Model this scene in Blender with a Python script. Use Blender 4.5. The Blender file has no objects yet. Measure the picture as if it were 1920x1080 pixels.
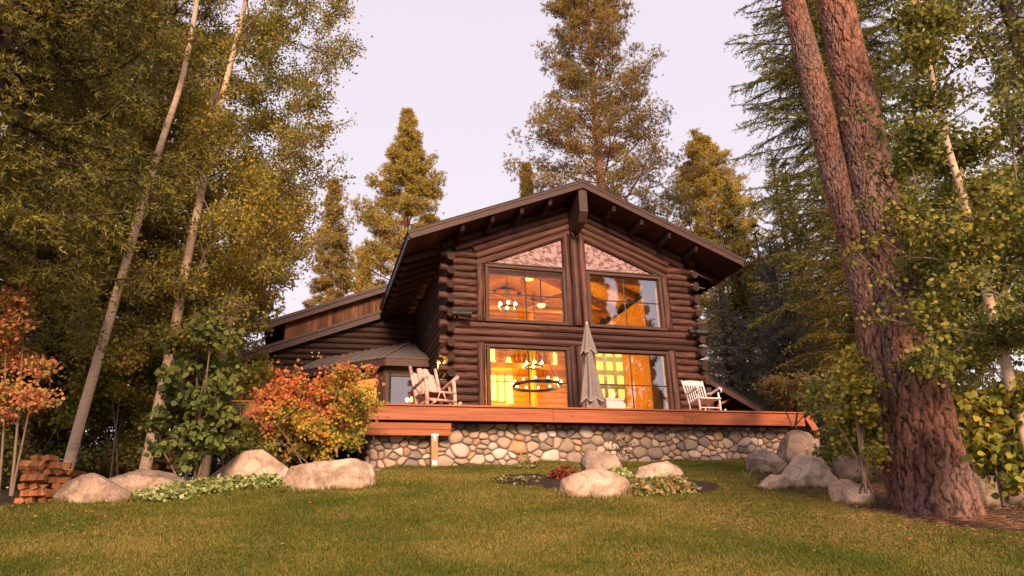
import bpy, math, random
import numpy as np
from mathutils import Vector, Matrix
R_ = math.radians
random.seed(7); rng = np.random.default_rng(7)
scene = bpy.context.scene; COL = scene.collection

# ------------------------------------------------------------------ camera
YAW, PITCH, ROLL, FPX = 0.2888, 0.3384, -0.032, 1371.86
CAM = np.array([-7.1954, -18.0, -3.4104])
cy_, sy_, cp_, sp_ = math.cos(YAW), math.sin(YAW), math.cos(PITCH), math.sin(PITCH)
FWD = np.array([sy_*cp_, cy_*cp_, sp_]); rt = np.array([cy_, -sy_, 0.0]); up0 = np.cross(rt, FWD)
RGT = math.cos(ROLL)*rt + math.sin(ROLL)*up0; UPV = -math.sin(ROLL)*rt + math.cos(ROLL)*up0
cam = bpy.data.cameras.new('camera'); camo = bpy.data.objects.new('camera', cam); COL.objects.link(camo)
camo.matrix_world = Matrix(((RGT[0], UPV[0], -FWD[0], CAM[0]), (RGT[1], UPV[1], -FWD[1], CAM[1]), (RGT[2], UPV[2], -FWD[2], CAM[2]), (0, 0, 0, 1)))
cam.sensor_width = 36; cam.lens = FPX*36/1920; cam.clip_start = 0.1; cam.clip_end = 3000
scene.camera = camo

# ------------------------------------------------------------------ sky, sun, exposure
SUN_EL, SUN_AZ = R_(24), R_(-5)          # azimuth to the right of straight-out-of-the-facade
world = bpy.data.worlds.new('World'); scene.world = world; world.use_nodes = True
wn = world.node_tree.nodes; wl = world.node_tree.links; wn.clear()
wo = wn.new('ShaderNodeOutputWorld'); bg = wn.new('ShaderNodeBackground')
sky = wn.new('ShaderNodeTexSky'); sky.sky_type = 'NISHITA'; sky.sun_disc = False
sky.sun_elevation = SUN_EL; sky.sun_rotation = math.pi - SUN_AZ
sky.air_density = 1.0; sky.dust_density = 0.1; sky.ozone_density = 1.0
# dusk tint: a pale lilac veil of high haze laid evenly over the physical sky
tc = wn.new('ShaderNodeTexCoord'); sep = wn.new('ShaderNodeSeparateXYZ'); wl.new(tc.outputs['Generated'], sep.inputs[0])
mr = wn.new('ShaderNodeMapRange'); wl.new(sep.outputs['Z'], mr.inputs['Value']); mr.inputs['From Min'].default_value = 0.0; mr.inputs['From Max'].default_value = 0.9
veil = wn.new('ShaderNodeMixRGB'); wl.new(mr.outputs[0], veil.inputs[0])
veil.inputs[1].default_value = (6.95, 6.42, 6.9, 1); veil.inputs[2].default_value = (5.75, 5.05, 5.85, 1)
mix = wn.new('ShaderNodeMixRGB'); mix.inputs[0].default_value = 0.95
wl.new(sky.outputs[0], mix.inputs[1]); wl.new(veil.outputs[0], mix.inputs[2])
wl.new(mix.outputs[0], bg.inputs[0]); bg.inputs[1].default_value = 0.1
wl.new(bg.outputs[0], wo.inputs[0])
sun = bpy.data.lights.new('sun', 'SUN'); suno = bpy.data.objects.new('sun', sun); COL.objects.link(suno)
sun.energy = 4.1; sun.angle = R_(18); sun.color = (1.0, 0.68, 0.42)
sd = Vector((math.sin(SUN_AZ)*math.cos(SUN_EL), -math.cos(SUN_AZ)*math.cos(SUN_EL), math.sin(SUN_EL)))
suno.rotation_euler = sd.to_track_quat('Z', 'Y').to_euler(); suno.location = (20, -30, 15)
vs = scene.view_settings
scene.display_settings.display_device = 'sRGB'
vs.view_transform = 'Standard'; vs.look = 'None'; vs.exposure = 0.6; vs.gamma = 1.0; vs.use_curve_mapping = False
scene.render.engine = 'CYCLES'
scene.cycles.transparent_max_bounces = 12; scene.cycles.max_bounces = 6

# ------------------------------------------------------------------ pixel helpers (photograph pixels -> places)
def ray(u, v): return FWD + RGT*(u-960)/FPX - UPV*(v-540)/FPX
def atY(u, v, Y):
    d = ray(u, v); return CAM + d*(Y-CAM[1])/d[1]
def atD(u, v, D):
    d = ray(u, v); return CAM + d*D/math.hypot(d[0], d[1])
def mpp(P):                                   # metres per photo pixel at P
    return float((np.array(P)-CAM) @ FWD)/FPX

def ground(x, y):
    b = -1.8 + 0.187*(min(max(y, -26), -3.6)+3.6)
    if y > -5.2:                              # soft crest
        t = min((y+5.2)/3.2, 1.0); b = -1.8 + 0.187*(-1.6) + 0.187*1.6*(1-(1-t)**2)
    xc = min(max(x, -14), 10)
    b += 0.022*(xc+1.4)
    b += 0.025*math.sin(x*0.9+0.4)*math.sin(y*0.7) + 0.015*math.sin(x*2.3+y*1.7)
    if x < -6.5 and y > -7.5: b -= 0.12*min((-6.5-x)/2, 1)*min((y+7.5)/3, 1)
    return b
def ground_v(x, y):
    x = np.asarray(x, float); y = np.asarray(y, float)
    b = -1.8+0.187*(np.clip(y, -26, -3.6)+3.6)
    t = np.minimum((y+5.2)/3.2, 1.0); b = np.where(y > -5.2, -1.8+0.187*(-1.6)+0.187*1.6*(1-(1-t)**2), b)
    b = b+0.022*(np.clip(x, -14, 10)+1.4)+0.025*np.sin(x*0.9+0.4)*np.sin(y*0.7)+0.015*np.sin(x*2.3+y*1.7)
    return b-np.where((x < -6.5) & (y > -7.5), 0.12*np.minimum((-6.5-x)/2, 1)*np.minimum((y+7.5)/3, 1), 0)
def onG(u, v):
    d = ray(u, v); t = 3.0
    while t < 80:
        p = CAM + d*t
        if p[2] <= ground(p[0], p[1]) or False: pass
        t2 = t+0.05; q = CAM+d*t2
        if (p[2]-ground(p[0], p[1])) > 0 >= (q[2]-ground(q[0], q[1])): return q
        t = t2
    return atD(u, v, 12)

# ------------------------------------------------------------------ materials
def rgb(c): return (c[0], c[1], c[2], 1.0)
def mat(name, c1, c2=None, rough=0.75, scale=4.0, stretch=(1, 1, 1), bump=0.0, spec=0.3, detail=6, rnd=0.0, metal=0.0, c3=None, coat=0.0, coords='Object', lo=0.32, hi=0.68, bscale=None, sat_rnd=None):
    m = bpy.data.materials.new(name); m.use_nodes = True
    n = m.node_tree.nodes; l = m.node_tree.links; b = n['Principled BSDF']
    b.inputs['Roughness'].default_value = rough; b.inputs['Metallic'].default_value = metal
    b.inputs['Specular IOR Level'].default_value = spec; b.inputs['Coat Weight'].default_value = coat
    if c2 is None: b.inputs['Base Color'].default_value = rgb(c1); return m
    tcn = n.new('ShaderNodeTexCoord'); mp = n.new('ShaderNodeMapping'); mp.inputs['Scale'].default_value = stretch
    l.new(tcn.outputs[coords], mp.inputs[0])
    nz = n.new('ShaderNodeTexNoise'); nz.inputs['Scale'].default_value = scale; nz.inputs['Detail'].default_value = detail; nz.inputs['Roughness'].default_value = 0.65
    oi = n.new('ShaderNodeObjectInfo')
    if rnd > 0:
        ad = n.new('ShaderNodeVectorMath'); ad.operation = 'ADD'; l.new(mp.outputs[0], ad.inputs[0])
        sc = n.new('ShaderNodeMath'); sc.operation = 'MULTIPLY'; sc.inputs[1].default_value = 50; l.new(oi.outputs['Random'], sc.inputs[0]); l.new(sc.outputs[0], ad.inputs[1])
        l.new(ad.outputs[0], nz.inputs['Vector'])
    else: l.new(mp.outputs[0], nz.inputs['Vector'])
    cr = n.new('ShaderNodeValToRGB'); cr.color_ramp.elements[0].position = lo; cr.color_ramp.elements[1].position = hi
    cr.color_ramp.elements[0].color = rgb(c1); cr.color_ramp.elements[1].color = rgb(c2)
    if c3:
        e = cr.color_ramp.elements.new((lo+hi)/2); e.color = rgb(c3)
    l.new(nz.outputs['Fac'], cr.inputs[0])
    out = cr.outputs[0]
    if rnd > 0:
        hs = n.new('ShaderNodeHueSaturation'); mrn = n.new('ShaderNodeMapRange'); mrn.inputs['To Min'].default_value = 1-rnd; mrn.inputs['To Max'].default_value = 1+rnd
        l.new(oi.outputs['Random'], mrn.inputs[0]); l.new(mrn.outputs[0], hs.inputs['Value']); l.new(out, hs.inputs['Color']); out = hs.outputs[0]
    l.new(out, b.inputs['Base Color'])
    if bump > 0:
        bp = n.new('ShaderNodeBump'); bp.inputs['Strength'].default_value = bump; bp.inputs['Distance'].default_value = 0.02
        if bscale:
            nz2 = n.new('ShaderNodeTexNoise'); nz2.inputs['Scale'].default_value = bscale; nz2.inputs['Detail'].default_value = 8; l.new(mp.outputs[0], nz2.inputs['Vector']); l.new(nz2.outputs['Fac'], bp.inputs['Height'])
        else: l.new(nz.outputs['Fac'], bp.inputs['Height'])
        l.new(bp.outputs[0], b.inputs['Normal'])
    return m
def leafmat(name, cols, trans=0.35, rough=0.6, nscale=1.2, amp=0.35):
    """leaf colours vary leaf by leaf and in soft patches over the crown"""
    m = bpy.data.materials.new(name); m.use_nodes = True
    n = m.node_tree.nodes; l = m.node_tree.links; b = n['Principled BSDF']; o = n['Material Output']
    g = n.new('ShaderNodeNewGeometry'); cr = n.new('ShaderNodeValToRGB'); cr.color_ramp.interpolation = 'LINEAR'
    while len(cr.color_ramp.elements) < len(cols): cr.color_ramp.elements.new(0.5)
    for i, c in enumerate(cols):
        cr.color_ramp.elements[i].position = i/(len(cols)-1); cr.color_ramp.elements[i].color = rgb(c)
    tcn = n.new('ShaderNodeTexCoord'); nz = n.new('ShaderNodeTexNoise'); nz.inputs['Scale'].default_value = nscale; nz.inputs['Detail'].default_value = 3
    l.new(tcn.outputs['Object'], nz.inputs['Vector'])
    a = n.new('ShaderNodeMapRange'); a.inputs['From Min'].default_value = 0.3; a.inputs['From Max'].default_value = 0.7; a.inputs['To Min'].default_value = -amp; a.inputs['To Max'].default_value = amp
    l.new(nz.outputs['Fac'], a.inputs[0])
    s = n.new('ShaderNodeMath'); s.operation = 'ADD'; s.use_clamp = True; l.new(g.outputs['Random Per Island'], s.inputs[0]); l.new(a.outputs[0], s.inputs[1]); l.new(s.outputs[0], cr.inputs[0])
    b.inputs['Roughness'].default_value = rough; b.inputs['Specular IOR Level'].default_value = 0.2
    l.new(cr.outputs[0], b.inputs['Base Color'])
    t = n.new('ShaderNodeBsdfTranslucent'); l.new(cr.outputs[0], t.inputs[0]); mx = n.new('ShaderNodeMixShader'); mx.inputs[0].default_value = trans
    l.new(b.outputs[0], mx.inputs[1]); l.new(t.outputs[0], mx.inputs[2]); l.new(mx.outputs[0], o.inputs[0])
    return m
def emit(name, c, s):
    m = bpy.data.materials.new(name); m.use_nodes = True; b = m.node_tree.nodes['Principled BSDF']
    b.inputs['Base Color'].default_value = rgb(c); b.inputs['Emission Color'].default_value = rgb(c); b.inputs['Emission Strength'].default_value = s
    return m
def glassmat(name, refl, tint=(1, 1, 1)):
    m = bpy.data.materials.new(name); m.use_nodes = True; n = m.node_tree.nodes; l = m.node_tree.links; n.clear()
    o = n.new('ShaderNodeOutputMaterial'); t = n.new('ShaderNodeBsdfTransparent'); t.inputs[0].default_value = rgb(tint)
    g = n.new('ShaderNodeBsdfGlossy'); g.inputs['Roughness'].default_value = 0.0; g.inputs[0].default_value = (1, 1, 1, 1)
    lw = n.new('ShaderNodeLayerWeight'); lw.inputs[0].default_value = 0.5
    mr_ = n.new('ShaderNodeMapRange'); mr_.inputs['To Min'].default_value = refl; mr_.inputs['To Max'].default_value = 1.0
    pw = n.new('ShaderNodeMath'); pw.operation = 'POWER'; pw.inputs[1].default_value = 4; l.new(lw.outputs['Facing'], pw.inputs[0]); l.new(pw.outputs[0], mr_.inputs[0])
    mx = n.new('ShaderNodeMixShader'); l.new(mr_.outputs[0], mx.inputs[0]); l.new(t.outputs[0], mx.inputs[1]); l.new(g.outputs[0], mx.inputs[2]); l.new(mx.outputs[0], o.inputs[0])
    return m

M = {}
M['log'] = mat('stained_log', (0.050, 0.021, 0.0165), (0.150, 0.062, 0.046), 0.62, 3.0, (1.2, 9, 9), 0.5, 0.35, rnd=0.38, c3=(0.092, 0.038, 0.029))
def overlay(m, kind):
    n = m.node_tree.nodes; l = m.node_tree.links; bs = n['Principled BSDF']; src = bs.inputs['Base Color'].links[0].from_socket
    tcn = n.new('ShaderNodeTexCoord'); mp = n.new('ShaderNodeMapping'); l.new(tcn.outputs['Object'], mp.inputs[0]); oi = n.new('ShaderNodeObjectInfo'); sc = n.new('ShaderNodeMath'); sc.operation = 'MULTIPLY'; sc.inputs[1].default_value = 37; l.new(oi.outputs['Random'], sc.inputs[0]); l.new(sc.outputs[0], mp.inputs['Location'])
    r = n.new('ShaderNodeMapRange')
    if kind == 'checks':
        mp.inputs['Scale'].default_value = (1.3, 26, 26); t = n.new('ShaderNodeTexNoise'); t.inputs['Scale'].default_value = 1.6; t.inputs['Detail'].default_value = 5; l.new(mp.outputs[0], t.inputs['Vector'])
        r.inputs[1].default_value = 0.38; r.inputs[2].default_value = 0.47; r.inputs[3].default_value = 0.25; r.inputs[4].default_value = 1.0; l.new(t.outputs['Fac'], r.inputs[0])
    else:
        mp.inputs['Scale'].default_value = (1.7, 1.7, 5.2); t = n.new('ShaderNodeTexVoronoi'); t.inputs['Scale'].default_value = 1.5; l.new(mp.outputs[0], t.inputs['Vector'])
        r.inputs[1].default_value = 0.06; r.inputs[2].default_value = 0.17; r.inputs[3].default_value = 0.42; r.inputs[4].default_value = 1.0; l.new(t.outputs['Distance'], r.inputs[0])
    hs = n.new('ShaderNodeHueSaturation'); l.new(r.outputs[0], hs.inputs['Value']); l.new(src, hs.inputs['Color']); l.new(hs.outputs[0], bs.inputs['Base Color'])
overlay(M['log'], 'checks')
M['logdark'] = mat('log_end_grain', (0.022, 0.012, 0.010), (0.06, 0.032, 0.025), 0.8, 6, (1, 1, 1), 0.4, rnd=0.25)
M['sidelog'] = mat('shaded_side_log', (0.030, 0.014, 0.012), (0.075, 0.036, 0.028), 0.7, 3.0, (1.2, 9, 9), 0.5, rnd=0.25)  # log stain darkened, the side walls' shade put into the colour
M['trim'] = mat('brown_trim', (0.066, 0.031, 0.027), (0.105, 0.052, 0.044), 0.6, 5, (1, 1, 6), 0.2, 0.3, rnd=0.08)
M['fascia'] = mat('brown_fascia', (0.050, 0.023, 0.022), (0.086, 0.040, 0.037), 0.55, 3, (0.6, 6, 6), 0.2, 0.35)
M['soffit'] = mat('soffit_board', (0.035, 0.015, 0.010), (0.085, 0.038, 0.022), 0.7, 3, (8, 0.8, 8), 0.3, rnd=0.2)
M['roofing'] = mat('dark_roofing', (0.035, 0.028, 0.026), (0.07, 0.055, 0.05), 0.85, 20, bump=0.4)
M['metalroof'] = mat('brown_metal_roof', (0.20, 0.165, 0.155), (0.34, 0.29, 0.275), 0.42, 2, (1, 6, 1), 0.05, 0.5, metal=0.5)
M['rust'] = mat('weathered_board', (0.05, 0.022, 0.014), (0.24, 0.095, 0.045), 0.75, 2.2, (6, 6, 0.7), 0.4, rnd=0.45)
M['deck'] = mat('red_cedar', (0.26, 0.068, 0.026), (0.50, 0.155, 0.062), 0.55, 2.2, (0.35, 5, 7), 0.12, 0.35, rnd=0.10, c3=(0.38, 0.105, 0.040)); overlay(M['deck'], 'knots')
M['deckpost'] = mat('pale_post_wood', (0.38, 0.21, 0.10), (0.52, 0.31, 0.16), 0.6, 3, (7, 7, 0.6), 0.15)
M['mortar'] = mat('mortar', (0.13, 0.095, 0.08), (0.25, 0.19, 0.16), 0.95, 14, bump=0.6)
M['white'] = mat('white_paint', (0.72, 0.66, 0.64), (0.84, 0.78, 0.76), 0.5, 12, bump=0.1)
M['peel'] = mat('peeled_log', (0.30, 0.15, 0.11), (0.72, 0.52, 0.45), 0.65, 7, (1, 1, 1), 0.35, lo=0.36, hi=0.58)
M['peelslab'] = mat('peeled_slab', (0.42, 0.21, 0.18), (0.80, 0.60, 0.56), 0.65, 6, (5, 5, 1), 0.2)
M['canvas'] = mat('umbrella_canvas', (0.245, 0.20, 0.195), (0.32, 0.265, 0.255), 0.9, 16, bump=0.15)
M['piping'] = mat('pale_piping', (0.62, 0.52, 0.50), (0.7, 0.6, 0.58), 0.7, 20)
M['black'] = mat('black_metal', (0.018, 0.015, 0.015), (0.035, 0.03, 0.028), 0.5, 8)
M['steel'] = mat('galvanised_steel', (0.62, 0.6, 0.6), (0.8, 0.78, 0.78), 0.35, 12, metal=0.6)
M['frost'] = mat('mottled_gable_panel', (0.19, 0.062, 0.055), (0.42, 0.29, 0.29), 0.22, 6.0, (1, 1, 1.2), 0.0, 0.6, detail=10, lo=0.43, hi=0.54, coat=0.15)  # opaque; the mottle paints in the panes' reflection of sky and trees
M['gable_line'] = mat('panel_strip', (0.22, 0.13, 0.12), (0.3, 0.18, 0.17), 0.5, 9)
M['glass'] = glassmat('window_glass', 0.05)
M['glassr'] = glassmat('window_glass_bright', 0.34)
M['inwall'] = mat('interior_pine_log', (0.55, 0.26, 0.05), (0.85, 0.52, 0.13), 0.6, 3, (1, 1, 7), 0.2)
M['inbeam'] = mat('interior_beam', (0.26, 0.11, 0.03), (0.46, 0.22, 0.07), 0.6, 3, (1, 4, 4), 0.2)
M['bulb'] = emit('lit_bulb', (1.0, 0.72, 0.25), 40)
M['niche'] = emit('lit_niche', (1.0, 0.62, 0.10), 2.6)
M['shelfglow'] = emit('lit_cabinet_pane', (1.0, 0.70, 0.12), 1.1)
M['pale'] = mat('pale_cabinet', (0.55, 0.52, 0.22), (0.7, 0.66, 0.32), 0.6, 4)
M['green_cushion'] = mat('green_cushion', (0.05, 0.10, 0.05), (0.09, 0.15, 0.08), 0.9, 20, bump=0.3)
M['bark'] = mat('dark_bark', (0.035, 0.022, 0.018), (0.09, 0.055, 0.043), 0.9, 5, (4, 4, 0.8), 0.6)
M['redbark'] = mat('red_bark', (0.16, 0.065, 0.045), (0.36, 0.17, 0.12), 0.85, 5, (4, 4, 0.8), 0.6)
M['twig'] = mat('pale_twig', (0.16, 0.10, 0.078), (0.28, 0.19, 0.15), 0.8, 9)
M['aspenbark'] = mat('aspen_bark', (0.42, 0.27, 0.19), (0.66, 0.47, 0.35), 0.8, 5, (1.2, 1.2, 3.5), 0.25, lo=0.28, hi=0.5)
M['wood_end'] = mat('split_firewood', (0.18, 0.062, 0.025), (0.52, 0.22, 0.09), 0.8, 5, (6, 1, 1), 0.4, rnd=0.3)
M['litter'] = mat('needle_litter', (0.16, 0.075, 0.04), (0.34, 0.18, 0.09), 0.9, 6)
M['soil'] = mat('bare_soil', (0.016, 0.009, 0.006), (0.055, 0.030, 0.019), 0.95, 9, bump=0.8, detail=10)
# foliage
L = {}
L['aspen'] = leafmat('aspen_leaf', [(0.15, 0.15, 0.035), (0.26, 0.24, 0.052), (0.40, 0.335, 0.07), (0.62, 0.42, 0.075)], 0.5, nscale=0.55)
L['aspen_r'] = leafmat('aspen_leaf_near', [(0.095, 0.115, 0.03), (0.16, 0.18, 0.042), (0.25, 0.24, 0.052), (0.42, 0.33, 0.055)], 0.3, nscale=0.7)
L['spruce'] = leafmat('spruce_needle', [(0.075, 0.075, 0.02), (0.16, 0.145, 0.032), (0.34, 0.27, 0.05)], 0.12, nscale=0.9)
L['spruce_dark'] = leafmat('dark_spruce_needle', [(0.075, 0.075, 0.024), (0.145, 0.13, 0.036), (0.27, 0.21, 0.05)], 0.1)
L['pine'] = leafmat('pine_needle', [(0.16, 0.135, 0.05), (0.32, 0.235, 0.075), (0.52, 0.33, 0.10)], 0.2, nscale=0.6)
L['pine_gold'] = leafmat('golden_pine_needle', [(0.22, 0.19, 0.05), (0.48, 0.36, 0.08), (0.66, 0.45, 0.10)], 0.2, nscale=0.6)
L['green_fir'] = leafmat('green_fir_needle', [(0.12, 0.12, 0.036), (0.21, 0.195, 0.05), (0.35, 0.28, 0.065)], 0.15)
L['blue'] = leafmat('blue_spruce_needle', [(0.10, 0.105, 0.08), (0.18, 0.172, 0.138), (0.26, 0.235, 0.19)], 0.1)
L['larch'] = leafmat('larch_needle', [(0.085, 0.098, 0.026), (0.17, 0.17, 0.038), (0.32, 0.26, 0.045)], 0.2)
L['larch_gold'] = leafmat('golden_larch_needle', [(0.08, 0.078, 0.018), (0.17, 0.135, 0.024), (0.29, 0.19, 0.028)], 0.25)
L['orange'] = leafmat('autumn_leaf', [(0.72, 0.15, 0.09), (0.82, 0.22, 0.11), (0.82, 0.38, 0.11), (0.44, 0.36, 0.08), (0.78, 0.18, 0.10)], 0.4, nscale=2.2)
L['bushgold'] = leafmat('gold_green_leaf', [(0.20, 0.23, 0.045), (0.38, 0.36, 0.065), (0.62, 0.46, 0.075), (0.78, 0.36, 0.08)], 0.4, nscale=2.2)
L['maple'] = leafmat('maple_leaf', [(0.62, 0.18, 0.10), (0.68, 0.27, 0.12), (0.54, 0.33, 0.10), (0.32, 0.24, 0.08)], 0.35, nscale=2.0)
L['big'] = leafmat('broad_leaf', [(0.09, 0.125, 0.04), (0.17, 0.205, 0.06), (0.30, 0.30, 0.07)], 0.3)
L['yellowgreen'] = leafmat('yellow_green_leaf', [(0.12, 0.145, 0.032), (0.22, 0.235, 0.045), (0.40, 0.34, 0.055), (0.58, 0.39, 0.05)], 0.35, nscale=2.5)
L['under'] = leafmat('understory_leaf', [(0.15, 0.165, 0.042), (0.26, 0.265, 0.06), (0.40, 0.34, 0.07)], 0.3, nscale=1.2)
L['redgreen'] = leafmat('red_green_leaf', [(0.07, 0.085, 0.025), (0.17, 0.12, 0.035), (0.26, 0.09, 0.04)], 0.3, nscale=2)
L['pale'] = leafmat('variegated_leaf', [(0.20, 0.26, 0.07), (0.42, 0.46, 0.16), (0.62, 0.62, 0.32)], 0.3, nscale=4)
L['bedgreen'] = leafmat('bed_leaf', [(0.12, 0.17, 0.035), (0.28, 0.30, 0.07), (0.5, 0.42, 0.22), (0.34, 0.14, 0.05)], 0.3, nscale=5)
L['redplant'] = leafmat('red_bed_leaf', [(0.26, 0.04, 0.03), (0.38, 0.08, 0.05), (0.2, 0.09, 0.04)], 0.3)
L['straw'] = leafmat('straw_blade', [(0.36, 0.33, 0.12), (0.5, 0.46, 0.22)], 0.3)

# ------------------------------------------------------------------ object helpers
def link(name, me, m=None, parent=None):
    o = bpy.data.objects.new(name, me); COL.objects.link(o)
    if m is not None and me is not None and len(me.materials) == 0: me.materials.append(m)
    if parent is not None: o.parent = parent
    return o
def empty(name, loc=(0, 0, 0), rz=0.0):
    o = bpy.data.objects.new(name, None); COL.objects.link(o); o.location = [float(c) for c in loc]; o.rotation_euler = (0, 0, rz); o.empty_display_size = 0.3
    return o
def tag(o, label=None, cat=None, group=None, kind=None):
    if label: o['label'] = label
    if cat: o['category'] = cat
    if group: o['group'] = group
    if kind: o['kind'] = kind
    return o
def npmesh(name, V, F, smooth=False):
    """V (n,3) float, F list of equal-size int arrays (m,k)"""
    me = bpy.data.meshes.new(name); V = np.asarray(V, dtype=np.float32)
    if not isinstance(F, list): F = [F]
    me.vertices.add(len(V)); me.vertices.foreach_set('co', V.ravel())
    nl = sum(f.size for f in F); npoly = sum(len(f) for f in F)
    me.loops.add(nl); me.polygons.add(npoly)
    me.loops.foreach_set('vertex_index', np.concatenate([f.ravel() for f in F]).astype(np.int32))
    st = []; tot = []; c = 0
    for f in F:
        st.append(c+np.arange(len(f))*f.shape[1]); tot.append(np.full(len(f), f.shape[1])); c += f.size
    me.polygons.foreach_set('loop_start', np.concatenate(st).astype(np.int32))
    me.polygons.foreach_set('loop_total', np.concatenate(tot).astype(np.int32))
    if smooth: me.polygons.foreach_set('use_smooth', np.ones(npoly, dtype=bool))
    me.update(calc_edges=True); return me
class MB:
    def __init__(s): s.v = []; s.f = []; s.sm = False
    def box(s, c, h, rot=None):
        b = len(s.v); c = Vector([float(q) for q in c])
        for x in (-1, 1):
            for y in (-1, 1):
                for z in (-1, 1):
                    p = Vector((x*h[0], y*h[1], z*h[2])); s.v.append(tuple(c+(rot @ p if rot else p)))
        s.f += [tuple(b+i for i in q) for q in ((0, 1, 3, 2), (4, 6, 7, 5), (0, 4, 5, 1), (2, 3, 7, 6), (0, 2, 6, 4), (1, 5, 7, 3))]
        return s
    def bar(s, p0, p1, w, t, upv=(0, 0, 1)):
        """box beam from p0 to p1, w across, t along up"""
        p0 = Vector([float(q) for q in p0]); p1 = Vector([float(q) for q in p1]); d = (p1-p0); Ln = d.length; d.normalize()
        u = Vector(upv); sdv = d.cross(u)
        if sdv.length < 1e-4: sdv = d.cross(Vector((0, 1, 0)))
        sdv.normalize(); u = sdv.cross(d).normalized()
        rot = Matrix((d, sdv, u)).transposed()
        return s.box((p0+p1)/2, (Ln/2, w/2, t/2), rot)
    def tube(s, P, Rr, n=8, cap=True, wob=0.0):
        P = [Vector([float(q) for q in p]) for p in P]
        if not hasattr(Rr, '__len__'): Rr = [Rr]*len(P)
        b = len(s.v); ref = Vector((0.31, 0.17, 0.93))
        d0 = (P[1]-P[0]).normalized()
        if abs(d0.dot(ref)) > 0.95: ref = Vector((1, 0, 0))
        for i, p in enumerate(P):
            d = (P[min(i+1, len(P)-1)]-P[max(i-1, 0)]).normalized()
            a = d.cross(ref).normalized(); c = d.cross(a)
            for k in range(n):
                t = 2*math.pi*k/n; r = Rr[i]*(1+wob*random.uniform(-1, 1))
                s.v.append(tuple(p+a*math.cos(t)*r+c*math.sin(t)*r))
        for i in range(len(P)-1):
            for k in range(n):
                k2 = (k+1) % n; s.f.append((b+i*n+k, b+i*n+k2, b+(i+1)*n+k2, b+(i+1)*n+k))
        if cap:
            s.f.append(tuple(b+k for k in range(n))[::-1]); s.f.append(tuple(b+(len(P)-1)*n+k for k in range(n)))
        return s
    def prism(s, pts, d):
        """closed polygon pts (3d) extruded by vector d"""
        b = len(s.v); n = len(pts)
        for p in pts: s.v.append(tuple(float(q) for q in p))
        for p in pts: s.v.append(tuple(float(p[i]+d[i]) for i in range(3)))
        s.f.append(tuple(b+i for i in range(n))); s.f.append(tuple(b+n+i for i in range(n))[::-1])
        for i in range(n): s.f.append((b+i, b+n+i, b+n+(i+1) % n, b+(i+1) % n))
        return s
    def lathe(s, prof, n=16, c=(0, 0, 0)):
        b = len(s.v)
        for r, z in prof:
            for k in range(n): s.v.append((c[0]+r*math.cos(2*math.pi*k/n), c[1]+r*math.sin(2*math.pi*k/n), c[2]+z))
        for i in range(len(prof)-1):
            for k in range(n):
                k2 = (k+1) % n; s.f.append((b+i*n+k, b+i*n+k2, b+(i+1)*n+k2, b+(i+1)*n+k))
        return s
    def mesh(s, name, smooth=False):
        me = bpy.data.meshes.new(name); me.from_pydata(s.v, [], s.f)
        import bmesh as _b
        bm = _b.new(); bm.from_mesh(me); _b.ops.recalc_face_normals(bm, faces=bm.faces); bm.to_mesh(me); bm.free()
        if smooth:
            for p in me.polygons: p.use_smooth = len(p.vertices) == 4
        return me
    def build(s, name, m, parent=None, smooth=False): return link(name, s.mesh(name, smooth), m, parent)
def bevel(o, w=0.008, seg=2):
    md = o.modifiers.new('soft_edges', 'BEVEL'); md.width = w; md.segments = seg; md.limit_method = 'ANGLE'; return o

# ------------------------------------------------------------------ ground
def axis(lo, hi, fine0, fine1, step):
    a = list(np.arange(fine0, fine1+1e-6, step)); s = step; x = fine1
    while x < hi: s *= 1.35; x += s; a.append(x)
    s = step; x = fine0
    while x > lo: s *= 1.35; x -= s; a.insert(0, x)
    return np.array(a)
xs = axis(-900, 900, -22, 16, 0.3); ys = axis(-900, 1500, -19, 6, 0.3)
def sheet(name, xs, ys, dz, m, keep=None):
    X, Y = np.meshgrid(xs, ys); X = X.ravel(); Y = Y.ravel(); V = np.c_[X, Y, ground_v(X, Y)+dz]; nx = len(xs)
    j, i = np.meshgrid(np.arange(len(ys)-1), np.arange(nx-1), indexing='ij'); j = j.ravel(); i = i.ravel()
    if keep is not None: k = keep((xs[i]+xs[i+1])/2, (ys[j]+ys[j+1])/2); i = i[k]; j = j[k]
    F = np.stack([j*nx+i, j*nx+i+1, (j+1)*nx+i+1, (j+1)*nx+i], 1)
    used = np.unique(F); rm = -np.ones(len(V), int); rm[used] = np.arange(len(used))
    me = npmesh(name, V[used], rm[F], True); return link(name, me, m)
M['floor'] = mat('forest_floor', (0.045, 0.026, 0.018), (0.13, 0.072, 0.045), 0.95, 6, bump=0.8, detail=10, c3=(0.08, 0.045, 0.03))
gr = sheet('ground', xs, ys, -0.03, M['floor']); tag(gr, kind='structure')

def snoise(x, y): return np.sin(x*1.3+1.7*np.sin(y*0.9))*0.5+np.sin(y*1.9+1.3*np.sin(x*1.7+2))*0.5
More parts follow.
